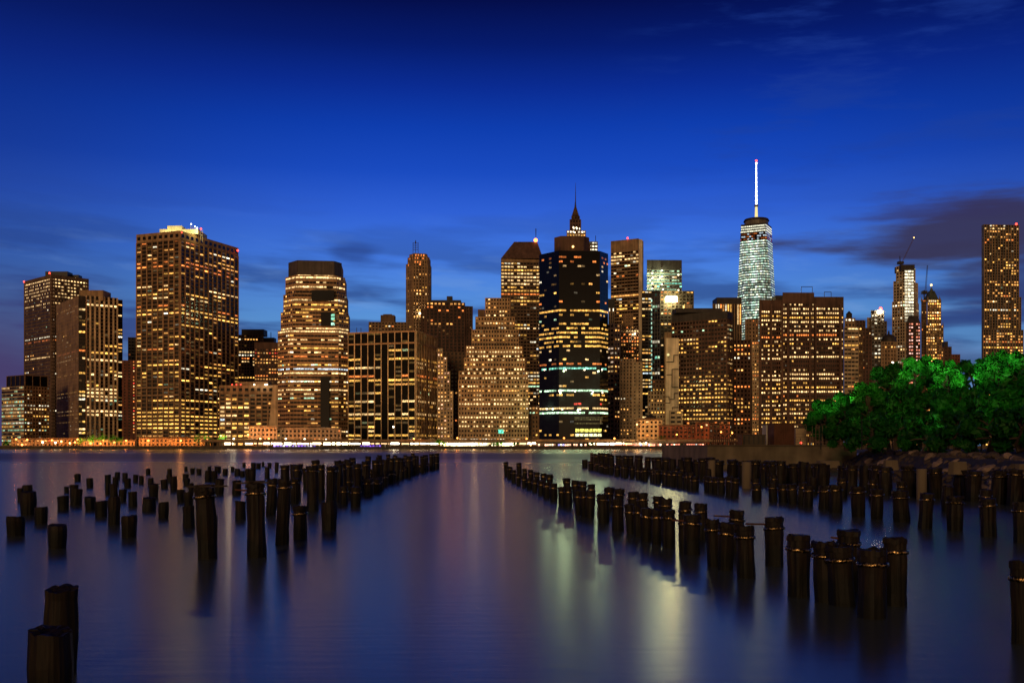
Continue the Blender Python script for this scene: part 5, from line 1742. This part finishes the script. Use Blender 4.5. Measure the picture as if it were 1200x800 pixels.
# ------------------------------------------------------------------ the old pier pilings
def pile_meshes(seed, banded):
    rng = random.Random(seed)
    seg, rings = 26, 12
    r0 = .20
    L_ = 4.0
    mb = MB()
    prof = []
    lean = (rng.uniform(-.03, .03), rng.uniform(-.03, .03))
    for k in range(rings + 1):
        t = k / rings
        z = -L_ * (1 - t) ** 1.4
        r = r0 * (1.0 + .05 * math.sin(k * 1.7 + seed) - .03 * t)
        ring = []
        for i in range(seg):
            a = 6.2832 * i / seg
            q = 1 + .10 * mnoise.noise(Vector((math.cos(a) * 2.2 + seed * 3.1, math.sin(a) * 2.2, z * .9))) + (.10 if banded else .06) * mnoise.noise(Vector((math.cos(a) * 5 + seed, math.sin(a) * 5, z * .35)))
            dz = 0
            if k == rings:
                dz = (.08 if banded else .028) * mnoise.noise(Vector((math.cos(a) * 2.6 + seed, math.sin(a) * 2.6, 3))) + math.cos(a - seed) * (.02 if banded else .025)
            ring.append((r * q * math.cos(a) + lean[0] * z, r * q * math.sin(a) + lean[1] * z, z + dz))
        prof.append(ring)
    for k in range(rings):
        for i in range(seg):
            j = (i + 1) % seg
            mb.face([prof[k][i], prof[k][j], prof[k + 1][j], prof[k + 1][i]], 'wet_wood')
    top = prof[-1]
    inner = [(p[0] * .55, p[1] * .55, p[2] - .03 * rng.random()) for p in top]
    for i in range(seg):
        j = (i + 1) % seg
        mb.face([top[i], top[j], inner[j], inner[i]], 'wet_wood')
    mb.face(inner, 'wet_wood')
    me = mb.build('shaft', weld=True)
    shaft = me.data
    bpy.data.objects.remove(me)
    band = None
    if banded:
        mb = MB()
        zc = -.17 - .06 * rng.random()
        tilt = rng.uniform(-.12, .12)
        P_ = []
        for k, (dr, dz) in enumerate(((.004, -.034), (.022, -.022), (.026, 0), (.022, .022), (.004, .034))):
            P_.append([((r0 * 1.055 + dr) * math.cos(6.2832 * i / 24), (r0 * 1.055 + dr) * math.sin(6.2832 * i / 24), zc + dz + tilt * r0 * math.cos(6.2832 * i / 24 - seed) + .006 * math.sin(i * 2.1)) for i in range(24)])
        for k in range(4):
            for i in range(24):
                j = (i + 1) % 24
                mb.face([P_[k][i], P_[k][j], P_[k + 1][j], P_[k + 1][i]], 'strap_metal')
        o = mb.build('strap', weld=True, smooth=True)
        band = o.data
        bpy.data.objects.remove(o)
        # overhanging tattered cap
        mb = MB()
        lo, hi = [], []
        for i in range(20):
            a = 6.2832 * i / 20
            rr_ = r0 * 1.08 + .05 * mnoise.noise(Vector((math.cos(a) * 3 + seed, math.sin(a) * 3, 1)))
            dz = .07 * mnoise.noise(Vector((math.cos(a) * 2.4 + seed, math.sin(a) * 2, 7)))
            lo.append((rr_ * math.cos(a), rr_ * math.sin(a), -.055 + dz))
            hi.append((rr_ * .97 * math.cos(a), rr_ * .97 * math.sin(a), .03 + dz))
        for i in range(20):
            j = (i + 1) % 20
            mb.face([lo[i], lo[j], hi[j], hi[i]], 'wet_wood')
        mb.face(hi, 'wet_wood')
        mb.face(lo[::-1], 'wet_wood')
        o = mb.build('cap', weld=True)
        cap = o.data
        bpy.data.objects.remove(o)
        return shaft, band, cap
    return shaft, None, None


PROTO = [pile_meshes(i + 1, True) for i in range(6)]
STUMP = [pile_meshes(i + 31, False) for i in range(6)]
rp = random.Random(1234)
NP = [0]


def piling(x, y, h, label, group, scale=1.0, banded=True, rod=0, plank=False, no_band=False):
    sh_, bd_, cp_ = (PROTO if banded else STUMP)[rp.randrange(6)]
    e_ = bpy.data.objects.new('timber_piling' if banded else 'timber_stump', None)
    e_.location = (x, y, h)
    e_.rotation_euler = (rp.gauss(0, .025), rp.gauss(0, .025), rp.uniform(0, 6.28))
    e_.scale = (scale, scale, 1)
    COL.objects.link(e_)
    tag(e_, label, 'piling', group)
    def child(name, me):
        o = bpy.data.objects.new(name, me)
        o.parent = e_
        COL.objects.link(o)
        return o
    child('shaft', sh_)
    if banded and not no_band:
        child('strap', bd_)
        child('cap', cp_)
    a = -e_.rotation_euler.z
    if rod:
        mb = MB()
        v = Vector((math.cos(a + math.pi), math.sin(a + math.pi), 0))
        mb.bar(v * .12 + Vector((0, 0, -.12)), v * (.2 + rod) + Vector((0, 0, -.10)), .022, .018, 'rust_steel', 6)
        o = mb.build('bolt', e_)
    if plank:
        mb = MB()
        for (dx, dy, an, ln) in ((-.05, -.05, .15, .40), (.05, .1, -.35, .30), (.0, .0, .9, .22)):
            ca, sa = math.cos(a + an), math.sin(a + an)
            mb.box((dx, dy), (ca, sa), (-sa, ca), -ln, ln, .035 + .045 * abs(an), .07 + .045 * abs(an), -.05, .05, 'bark')
        o = mb.build('broken_plank', e_)
        o['label'] = 'splintered plank lying on the piling top'
    NP[0] += 1
    return e_


def dist(py):
    return HC * F / (py - H0)


def pile_px(px, base, top, w, label, group, **k):
    """base: waterline row, top: top row, w: width in photo pixels."""
    d = dist(base)
    sc = (w * d / F) / .42
    return piling(PX(px, d), d, PZ(top, d), label, group, scale=sc, **k)


# --- scattered stumps on the left: (x0, x1, top, base)
ST = [(8, 29, 605, 627), (56, 78, 614.5, 642), (40.5, 56, 594, 613), (24, 42, 576, 603), (20, 27.5, 572, 586), (26, 38, 568, 585), (67, 80.5, 581, 597), (81.5, 92, 568, 586), (83.5, 97, 572.5, 591.5), (75, 81, 570, 577), (87, 94.5, 555, 563.5),
      (101, 109, 560, 571), (99, 112, 582, 597), (111, 125.5, 587, 605), (126.5, 141, 582, 614.5), (128, 138, 567, 587), (123, 129, 566, 579), (122.6, 130, 556, 565), (134.5, 141, 553, 561.5), (132, 139.5, 559, 569), (143.5, 150, 554, 563.5), (145, 153.5, 560.5, 571),
      (139, 148.5, 573.5, 587), (150, 160.6, 576, 593), (142, 160.6, 604, 629), (156, 162.5, 556, 565), (163, 169, 557.5, 567), (171, 176.5, 549, 556), (173, 180, 560, 570), (174.6, 186, 567, 584), (166.5, 182.7, 583, 598.5), (185.6, 198, 588, 606.5), (188, 197, 561.6, 572), (196, 201.6, 549, 556.5),
      (195, 202, 556, 565), (199, 207.7, 558, 575), (214, 221.6, 555, 562.5), (215, 223, 560, 569), (216, 220, 546.5, 552), (223, 228.5, 548, 555), (230, 236, 549, 556), (207, 216.5, 573.5, 588), (215, 227, 576, 594), (213.7, 228, 593, 618), (221, 227, 566, 577),
      (249, 255.4, 604, 631), (252, 263, 561, 579), (243, 247.5, 546.5, 554), (240, 248, 551, 563.5), (247, 255, 551.5, 564), (251.6, 259, 546.5, 554), (260.6, 267, 549, 556.5), (284, 288, 542, 547.5), (294, 300, 542, 550), (300, 306, 543, 549), (306.5, 310, 541, 546.5), (313.5, 318.5, 542, 548), (322, 327, 541.5, 553),
      (270, 274.5, 546.6, 552.5), (275, 282, 549, 557), (281, 287, 551.5, 558.5), (287, 294, 549, 563.5), (292, 300, 549, 564), (310, 316, 547, 560), (272, 283, 563, 579), (275, 288, 587, 608)]
gS = 'short stumps scattered in the water at left'
ST.sort(key=lambda t: -t[3])
ns = len(ST)
for i, (x0, x1, tp, bs) in enumerate(ST):
    wide = (x1 - x0) * dist(bs) / F
    size = 'thick' if wide > .42 else 'slim' if wide < .34 else 'plain'
    tall = 'tall' if (bs - tp) / (x1 - x0) > 1.6 else 'squat' if (bs - tp) / (x1 - x0) < 1.1 else 'short'
    where = 'left' if (x0 + x1) / 2 < 115 else 'middle' if (x0 + x1) / 2 < 190 else 'right'
    lb = '%s %s stump without strap, %s nearest the camera among the scattered stumps' % (size, tall, ordinal(i + 1))
    pile_px((x0 + x1) / 2, bs, tp, x1 - x0, lb, gS, banded=False)
pile_px(72.5, 788, 689, 39, 'rear of the two big stumps at the bottom left corner', gS, banded=False)
pile_px(59, 842, 738.5, 53, 'nearest big stump at the bottom left corner, mossy and cut by the frame', gS, banded=False)

# --- left pier: tall weathered pilings
gL = 'pilings of the left pier'
pile_px(239.5, 654, 573, 24, 'leftmost tall piling, strapped, with splintered wood lying on top', gL, plank=True)
pile_px(299.5, 652, 568.5, 22.5, 'tallest near piling with broken planks on top and a bent strap', gL, plank=True, rod=.25)
pile_px(333.5, 637, 563, 16.5, 'tall strapped piling right of the tallest near one', gL)
pile_px(319.5, 603, 562, 12.5, 'shorter strapped piling between the two tall near ones', gL)
pile_px(351.5, 631, 594, 16.5, 'short piling with a strap halfway down', gL)
pile_px(385.5, 620, 588.5, 19, 'round-topped black stump without strap beside the left pier', gL, no_band=True)
pile_px(345.5, 590, 561, 10, 'dark piling behind the tall strapped ones', gL)
pile_px(334, 566, 545.5, 11, 'reddish strapped piling in the far back of the left pier start', gL)
pile_px(344, 562, 544, 9, 'reddish weathered piling beside another at the left pier start', gL, no_band=True)
pile_px(352, 561, 543.5, 7, 'slim dark piling at the back of the left pier start', gL, no_band=True)
pile_px(366, 598, 547, 14.5, 'tall strapped piling, left of a pair at the left pier', gL)
pile_px(376, 584, 545, 9, 'tall dark piling hidden behind the strapped pair', gL)
pile_px(388, 589, 547.5, 11, 'tall strapped piling, right of a pair at the left pier', gL)
pile_px(397, 586, 545.5, 9, 'tall piling tucked behind the right one of the pair', gL)
pile_px(358, 573, 549, 8, 'short piling before the back of the left pier', gL)

# front row of the left pier: short pilings running away from the camera
def row(pts, spacing, h_fn, label, group, jitter=.12, scale=(0.9, 1.1), skip=0.0, nb_prob=0.0, rods=0.0, start=1):
    """pts: world (x, y) polyline; a piling about every SPACING metres."""
    out = []
    i = start
    carry = 0.0
    for (x0, y0), (x1, y1) in zip(pts, pts[1:]):
        L = math.hypot(x1 - x0, y1 - y0)
        t = carry
        while t < L:
            f = t / L
            if rp.random() >= skip:
                out.append((x0 + (x1 - x0) * f + rp.gauss(0, jitter), y0 + (y1 - y0) * f + rp.gauss(0, jitter)))
            t += (spacing(y0 + (y1 - y0) * f) if callable(spacing) else spacing) * rp.uniform(.8, 1.2)
        carry = t - L
    for k, (x, y) in enumerate(out):
        piling(x, y, max(.1, h_fn(y) + rp.gauss(0, .06)), label % ordinal(k + start), group, scale=rp.uniform(*scale), no_band=rp.random() < nb_prob, rod=.25 if rp.random() < rods else 0)
    return len(out)


def W_(px, py):
    d = dist(py)
    return (PX(px, d), d)


pile_px(403, 591, 570.5, 10, 'first short piling from the near end of the left pier front row', gL)
pile_px(417, 593, 571, 12.5, 'second short piling from the near end of the left pier front row', gL)
row([W_(430, 581), W_(458, 565), W_(487, 554), W_(514, 549.2)], lambda y: 1.9 + (y - 50) * .02, lambda y: .82, 'short strapped piling, %s from the near end of the left pier front row', gL, scale=(.95, 1.15), start=3)
row([W_(411, 581), W_(432, 570), W_(452, 561), W_(478, 551.5)], 4.2, lambda y: .95, 'short piling of the left pier inner row, %s from its near end', gL, scale=(.9, 1.1))
row([(-8.3, 46), (-8.55, 64), (-8.75, 90), (-8.55, 116)], lambda y: 2.0 + (y - 46) * .022, lambda y: 1.66, 'tall piling, %s from the near end of the left pier back row', gL, scale=(.9, 1.2), nb_prob=.15)
row([(-10.3, 48), (-10.6, 64), (-11.0, 84), (-10.6, 108)], lambda y: 4.0 + (y - 46) * .03, lambda y: 1.7, 'tall dark piling, %s from the near end of the left pier rearmost row', gL, scale=(.85, 1.1), nb_prob=.3, jitter=.3)

# --- middle pier
gM = 'pilings of the middle pier'
near_mid = [(935.5, 698, 628.5, 27, 'strapped piling at the left end of the nearest cluster', 0), (966, 704, 637, 29, 'leaning strapped piling second from left in the nearest cluster', 0), (983, 708, 641, 31, 'third piling of the nearest cluster, standing in front', 0), (994.5, 692, 623.5, 27, 'rear piling of the nearest cluster with a rod at its left', .12),
            (1022, 722, 645.5, 33.5, 'frontmost piling of the nearest cluster with a tilted bright strap', 0), (1049, 708, 632.5, 28, 'tallest piling at the right end of the nearest cluster', 0),
            (907, 662, 607.5, 22.5, 'lone strapped piling with a long rod pointing left', .42), (872.5, 676, 617.5, 22.5, 'front piling of the trio left of the lone piling', 0), (852, 667, 614.5, 19, 'middle piling of the trio left of the lone piling', 0), (834.5, 663, 610, 17, 'left piling of the trio left of the lone piling', 0), (863.5, 645, 599.5, 17.5, 'piling with a rod standing behind the trio', .45)]
for px, bs, tp, w, lb, rod in near_mid:
    pile_px(px, bs, tp, w, lb, gM, rod=rod)
FR = [(811, 649, 604, 20), (801, 646, 604.5, 12), (783, 641, 599, 17), (769.5, 638, 598, 12), (758, 634, 596.5, 13.5), (747, 628, 594, 9.5), (737.5, 625, 592, 11.5), (723.5, 621, 585.5, 14), (706, 612, 580, 14), (692, 606, 576, 11), (684, 605, 576, 9), (677, 603, 575.5, 8), (666, 594, 571, 9), (658, 592, 571, 9), (649, 586, 567, 9), (641, 583, 565.5, 8), (634, 579, 563.5, 7.5), (627, 576, 562, 7), (620, 573, 560.5, 7), (614, 570.5, 558, 6.5), (608, 568, 555.5, 6), (602, 565, 551, 6), (597.5, 561, 547, 6), (592.8, 557.5, 541.5, 5.6)]
for i, (px, bs, tp, w) in enumerate(FR):
    pile_px(px, bs, tp, w, 'strapped piling, %s from the near end of the long middle front row' % ordinal(i + 1), gM, rod=.3 if i == 0 else 0)
BR = [(821, 632, 591, 15), (803, 628, 588.5, 15), (780, 618, 585, 15), (771, 617, 582.5, 12), (753, 611, 579, 13), (742, 608, 577, 13), (726, 600, 573.5, 12), (714, 598, 572, 12), (693, 590, 568, 9), (683, 588, 564.5, 9), (674, 585, 563.5, 9), (664, 581, 561, 9), (644, 573, 556.5, 8), (637, 571, 555, 7), (629, 569, 553.5, 7), (622, 566, 551, 6.5), (615, 564, 549.5, 6), (608, 560, 542.5, 6)]
for i, (px, bs, tp, w) in enumerate(BR):
    pile_px(px, bs, tp, w, 'piling, %s from the near end of the middle pier rear row' % ordinal(i + 1), gM)
pile_px(685.5, 548, 538.5, 7, 'lone square stump left of the far end of the right pier', gM, no_band=True)

# --- right pier
gR = 'pilings of the right pier'
near_r = [(1197, 752, 660, 26, 'near piling cut by the right edge'), (1196, 635, 590, 18, 'strapped piling at the right edge, front row'), (1157.5, 628, 585, 18, 'piling with a crumbling yellowish top in the right front row'), (1119.5, 621, 582.5, 19, 'strapped piling between the crumbling one and a narrower neighbour'), (1086.5, 619, 579, 16, 'narrow strapped piling, fourth from the right edge'), (1054.5, 611, 576, 19, 'broad piling with broken rim, fifth from the right edge'), (1028, 608, 574, 15, 'slim piling sixth from the right edge'), (1005, 605, 571, 17, 'piling seventh from the right edge, red glint on strap'), (979, 600, 569, 15.5, 'lone piling at the gap in the right front row')]
for px, bs, tp, w, lb in near_r:
    pile_px(px, bs, tp, w, lb, gR)
row([W_(962, 596), W_(920, 589), W_(861, 582), W_(792, 569.5), W_(719, 556.7), W_(690, 549)], lambda y: 1.05 + (y - 40) * .02, lambda y: .86, 'strapped piling, %s from the near end of the right pier front row', gR, scale=(.95, 1.2))
row([(22.6, 43.5), (20.2, 52), (18.4, 60), (16.0, 70), (12.5, 85), (8.8, 110)], lambda y: .70 + (y - 43) * .010, lambda y: 1.42 + (y - 45) * .004, 'tall piling, %s from the near end of the right pier back row', gR, scale=(1.3, 1.9), nb_prob=.12, jitter=.28)
row([(24.0, 46), (21.5, 56), (18.6, 68), (15.0, 84)], lambda y: 1.5 + (y - 46) * .03, lambda y: 1.3, 'dark piling, %s from the near end of the right pier rearmost row', gR, scale=(1.2, 1.8), nb_prob=.3, jitter=.5)
row([(17.6, 34), (16.8, 44), (14.6, 60), (12.2, 78)], lambda y: 3.4, lambda y: .95, 'low piling, %s from the near end, between the two long rows of the right pier', gR, scale=(.9, 1.3), nb_prob=.3, jitter=.6)
for px, bs, tp, w, lb in ((834, 566, 539, 9, 'pale round concrete piling near the middle of the right back row'), (875, 572, 541, 11.5, 'pale concrete piling with flat top in the right back row'), (1080, 585, 549, 12, 'tan weathered piling left of the yellow-streaked one'), (693.5, 549, 530.5, 3.5, 'slender reddish post at the far end of the right pier')):
    d = dist(bs)
    mb = MB()
    sc = w * d / F / 2
    mb.cyl(0, 0, -3 - PZ(tp, d), 0, sc, sc * .97, 'concrete' if w > 5 else 'rust_steel', 14)
    o = mb.build('concrete_piling' if w > 5 else 'mooring_post')
    o.location = (PX(px, d), d, PZ(tp, d))
    tag(o, lb, 'piling' if w > 5 else 'post')
print('pilings', NP[0])

# ------------------------------------------------------------------ sky
w = bpy.data.worlds.new('World')
S.world = w
w.use_nodes = True
nt = w.node_tree
for n_ in list(nt.nodes): nt.nodes.remove(n_)
L = nt.links.new
tc = N(nt, 'ShaderNodeTexCoord')
sx = N(nt, 'ShaderNodeSeparateXYZ')
L(tc.outputs['Generated'], sx.inputs['Vector'])


def M(op, a, b_=None, c=None, clamp=False):
    n_ = N(nt, 'ShaderNodeMath', operation=op)
    n_.use_clamp = clamp
    for i, v in enumerate((a, b_, c)):
        if v is None: continue
        if isinstance(v, (int, float)): n_.inputs[i].default_value = v
        else: L(v, n_.inputs[i])
    return n_.outputs[0]


def RANGE(v, a, b_, lo=0.0, hi=1.0):
    n_ = N(nt, 'ShaderNodeMapRange', interpolation_type='SMOOTHSTEP')
    L(v, n_.inputs['Value'])
    n_.inputs['From Min'].default_value, n_.inputs['From Max'].default_value = a, b_
    n_.inputs['To Min'].default_value, n_.inputs['To Max'].default_value = lo, hi
    return n_.outputs['Result']


def MIX(f, a, b_):
    n_ = N(nt, 'ShaderNodeMix', data_type='RGBA')
    if isinstance(f, (int, float)): n_.inputs['Factor'].default_value = f
    else: L(f, n_.inputs['Factor'])
    for s, v in (('A', a), ('B', b_)):
        if isinstance(v, tuple): n_.inputs[s].default_value = (*v, 1)
        else: L(v, n_.inputs[s])
    return n_.outputs['Result']


def NOISE(vec, sc, det=5, rough=.55):
    n_ = N(nt, 'ShaderNodeTexNoise')
    L(vec, n_.inputs['Vector'])
    n_.inputs['Scale'].default_value, n_.inputs['Detail'].default_value, n_.inputs['Roughness'].default_value = sc, det, rough
    return n_.outputs['Fac']


el = M('ARCSINE', sx.outputs['Z'])
eld = M('MULTIPLY', el, 57.2958)
az = M('ARCTAN2', sx.outputs['X'], sx.outputs['Y'])
azd = M('MULTIPLY', az, 57.2958)
ramp = N(nt, 'ShaderNodeValToRGB')
ramp.color_ramp.interpolation = 'LINEAR'
stops = [(0, lin(96, 138, 180)), (3, lin(102, 152, 200)), (7, lin(90, 148, 214)), (10.5, lin(66, 120, 222)), (13, lin(46, 96, 212)), (15.2, lin(23, 74, 192)), (17.5, lin(10, 60, 174)), (19.6, lin(6, 42, 146)), (21.7, lin(2, 25, 108)), (24, lin(1, 10, 72)), (30, lin(1, 6, 50)), (90, lin(1, 5, 36))]
cr = ramp.color_ramp
while len(cr.elements) < len(stops): cr.elements.new(.5)
for e, (p_, c_) in zip(cr.elements, stops):
    e.position = p_ / 90
    e.color = (*c_, 1)
L(M('DIVIDE', eld, 90, clamp=True), ramp.inputs['Fac'])
sky = ramp.outputs['Color']
# vector for clouds : azimuth / elevation, stretched sideways
cv = N(nt, 'ShaderNodeCombineXYZ')
L(M('MULTIPLY', azd, .045), cv.inputs[0])
L(M('MULTIPLY_ADD', eld, .24, M('MULTIPLY', azd, .012)), cv.inputs[1])
cvo = cv.outputs[0]
cv2 = N(nt, 'ShaderNodeCombineXYZ')
L(M('MULTIPLY', azd, .085), cv2.inputs[0])
L(M('MULTIPLY_ADD', eld, .62, M('MULTIPLY', azd, .02)), cv2.inputs[1])
nS = NOISE(cv2.outputs[0], 1.0, 5, .5)
nA = NOISE(cvo, 1.0, 6, .55)
nB = NOISE(cvo, 3.1, 5, .6)
# the afterglow is strongest straight ahead and dims to both sides
side = M('ADD', RANGE(azd, -5, -32, 0, .55), RANGE(azd, 9, 32, 0, .42))
sky = MIX(M('MULTIPLY', side, .85, clamp=True), sky, lin(6, 22, 84))
# soft dark cloud streaks low in the sky
streak = M('MULTIPLY', RANGE(nS, .43, .60), RANGE(eld, 15, 7))
sky = MIX(M('MULTIPLY', streak, .80), sky, lin(36, 62, 126))
# pale wisps
wisp = M('MULTIPLY', RANGE(nB, .50, .68), RANGE(eld, 14, 3))
sky = MIX(M('MULTIPLY', wisp, .55), sky, lin(120, 160, 218))
# left of the picture fades to violet near the horizon
lf = M('MULTIPLY', RANGE(azd, -17, -28), RANGE(eld, 10.5, 3.5))
sky = MIX(M('MULTIPLY', lf, .95), sky, lin(80, 64, 96))
lf2 = M('MULTIPLY', RANGE(azd, -14, -30), RANGE(eld, 26, 6))
sky = MIX(M('MULTIPLY', lf2, .30), sky, lin(28, 46, 120))
# high faint cirrus top right
cir = M('MULTIPLY', M('MULTIPLY', RANGE(nB, .46, .68), RANGE(azd, 4, 14)), RANGE(eld, 11, 18))
sky = MIX(M('MULTIPLY', cir, .42), sky, lin(30, 62, 150))
# big slate-violet bank at right
def bank(az0, el0, ha, he, amp, colr, k, soft=.5):
    da = M('DIVIDE', M('SUBTRACT', azd, az0), ha)
    de = M('DIVIDE', M('SUBTRACT', eld, el0), he)
    r2 = M('SQRT', M('ADD', M('MULTIPLY', da, da), M('MULTIPLY', de, de)))
    v = M('ADD', r2, M('MULTIPLY', M('SUBTRACT', nS, .5), -2.6))
    v = M('ADD', v, M('MULTIPLY', M('SUBTRACT', nB, .5), -.9))
    f = M('MULTIPLY', RANGE(v, 1.25, 1.25 - soft), amp)
    return MIX(f, k, colr)


sky = bank(24.0, 10.9, 10.0, 1.75, .92, lin(54, 48, 74), sky, .75)
sky = bank(22.0, 12.1, 6.0, .55, .6, lin(52, 50, 92), sky, .8)
sky = bank(29.5, 8.2, 7, 1.3, .7, lin(46, 52, 100), sky, .8)
sky = bank(24, 6.6, 5, .45, .6, lin(44, 60, 118), sky, .8)
sky = bank(24, 4.2, 8, 1.2, .6, lin(46, 52, 100), sky, .8)
sky = bank(-9.0, 10.6, 1.4, .55, .5, lin(30, 48, 110), sky, .9)
# darker away from the western afterglow; low sodium glow of the near city behind the camera
back = RANGE(sx.outputs['Y'], .55, -.35)
sky = MIX(back, sky, lin(7, 11, 40))
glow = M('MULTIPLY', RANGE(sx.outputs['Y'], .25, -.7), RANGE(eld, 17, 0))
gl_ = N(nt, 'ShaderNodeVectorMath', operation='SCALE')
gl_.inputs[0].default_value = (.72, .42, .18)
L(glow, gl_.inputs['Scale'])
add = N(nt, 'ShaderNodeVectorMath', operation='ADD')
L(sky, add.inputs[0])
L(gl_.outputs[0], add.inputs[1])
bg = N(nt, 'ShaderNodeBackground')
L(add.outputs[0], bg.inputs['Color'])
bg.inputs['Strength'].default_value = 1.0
# physically based twilight on top, very weak
st = N(nt, 'ShaderNodeTexSky', sky_type='NISHITA')
st.sun_disc = False
st.sun_elevation = R(-3.0)
st.sun_rotation = R(0.0)
bg2 = N(nt, 'ShaderNodeBackground')
L(st.outputs[0], bg2.inputs['Color'])
bg2.inputs['Strength'].default_value = 0.01
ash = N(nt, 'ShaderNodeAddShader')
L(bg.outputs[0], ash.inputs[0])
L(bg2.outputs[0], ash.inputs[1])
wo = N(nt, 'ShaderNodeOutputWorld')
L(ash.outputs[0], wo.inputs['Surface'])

# weak warm light of the near bank behind the camera
sl = bpy.data.lights.new('city_glow_sun', 'SUN')
sl.energy = 0.78
sl.color = (1, .63, .32)
sl.angle = R(12)
so = bpy.data.objects.new('city_glow_sun', sl)
so.rotation_euler = Vector((.26, .92, -.28)).to_track_quat('-Z', 'Y').to_euler()
COL.objects.link(so)
for i, (x, y, z, e) in enumerate(ROOFLIT):
    pl = bpy.data.lights.new('penthouse_floodlight', 'POINT')
    pl.energy = e
    pl.color = (1, .82, .30)
    pl.shadow_soft_size = .6
    po2 = bpy.data.objects.new('penthouse_floodlight', pl)
    po2.location = (x, y, z)
    COL.objects.link(po2)

# ------------------------------------------------------------------ camera and render
cam = bpy.data.cameras.new('camera')
cam.sensor_width = 36
cam.lens = F / W * 36
cam.shift_y = (H0 - 400) / W
cam.clip_start = .1
cam.clip_end = 30000
co = bpy.data.objects.new('camera', cam)
co.location = (0, 0, HC)
co.rotation_euler = (R(90), 0, 0)
COL.objects.link(co)
S.camera = co
S.view_settings.view_transform = 'Standard'
S.view_settings.look = 'None'
S.view_settings.exposure = 0
S.view_settings.gamma = 1
S.render.engine = 'CYCLES'
S.cycles.use_denoising = True
S.cycles.max_bounces = 6
S.cycles.diffuse_bounces = 2
S.cycles.glossy_bounces = 3
S.cycles.transmission_bounces = 2
S.cycles.sample_clamp_indirect = 2
S.cycles.sample_clamp_direct = 12
S.cycles.caustics_reflective = False
S.cycles.caustics_refractive = False
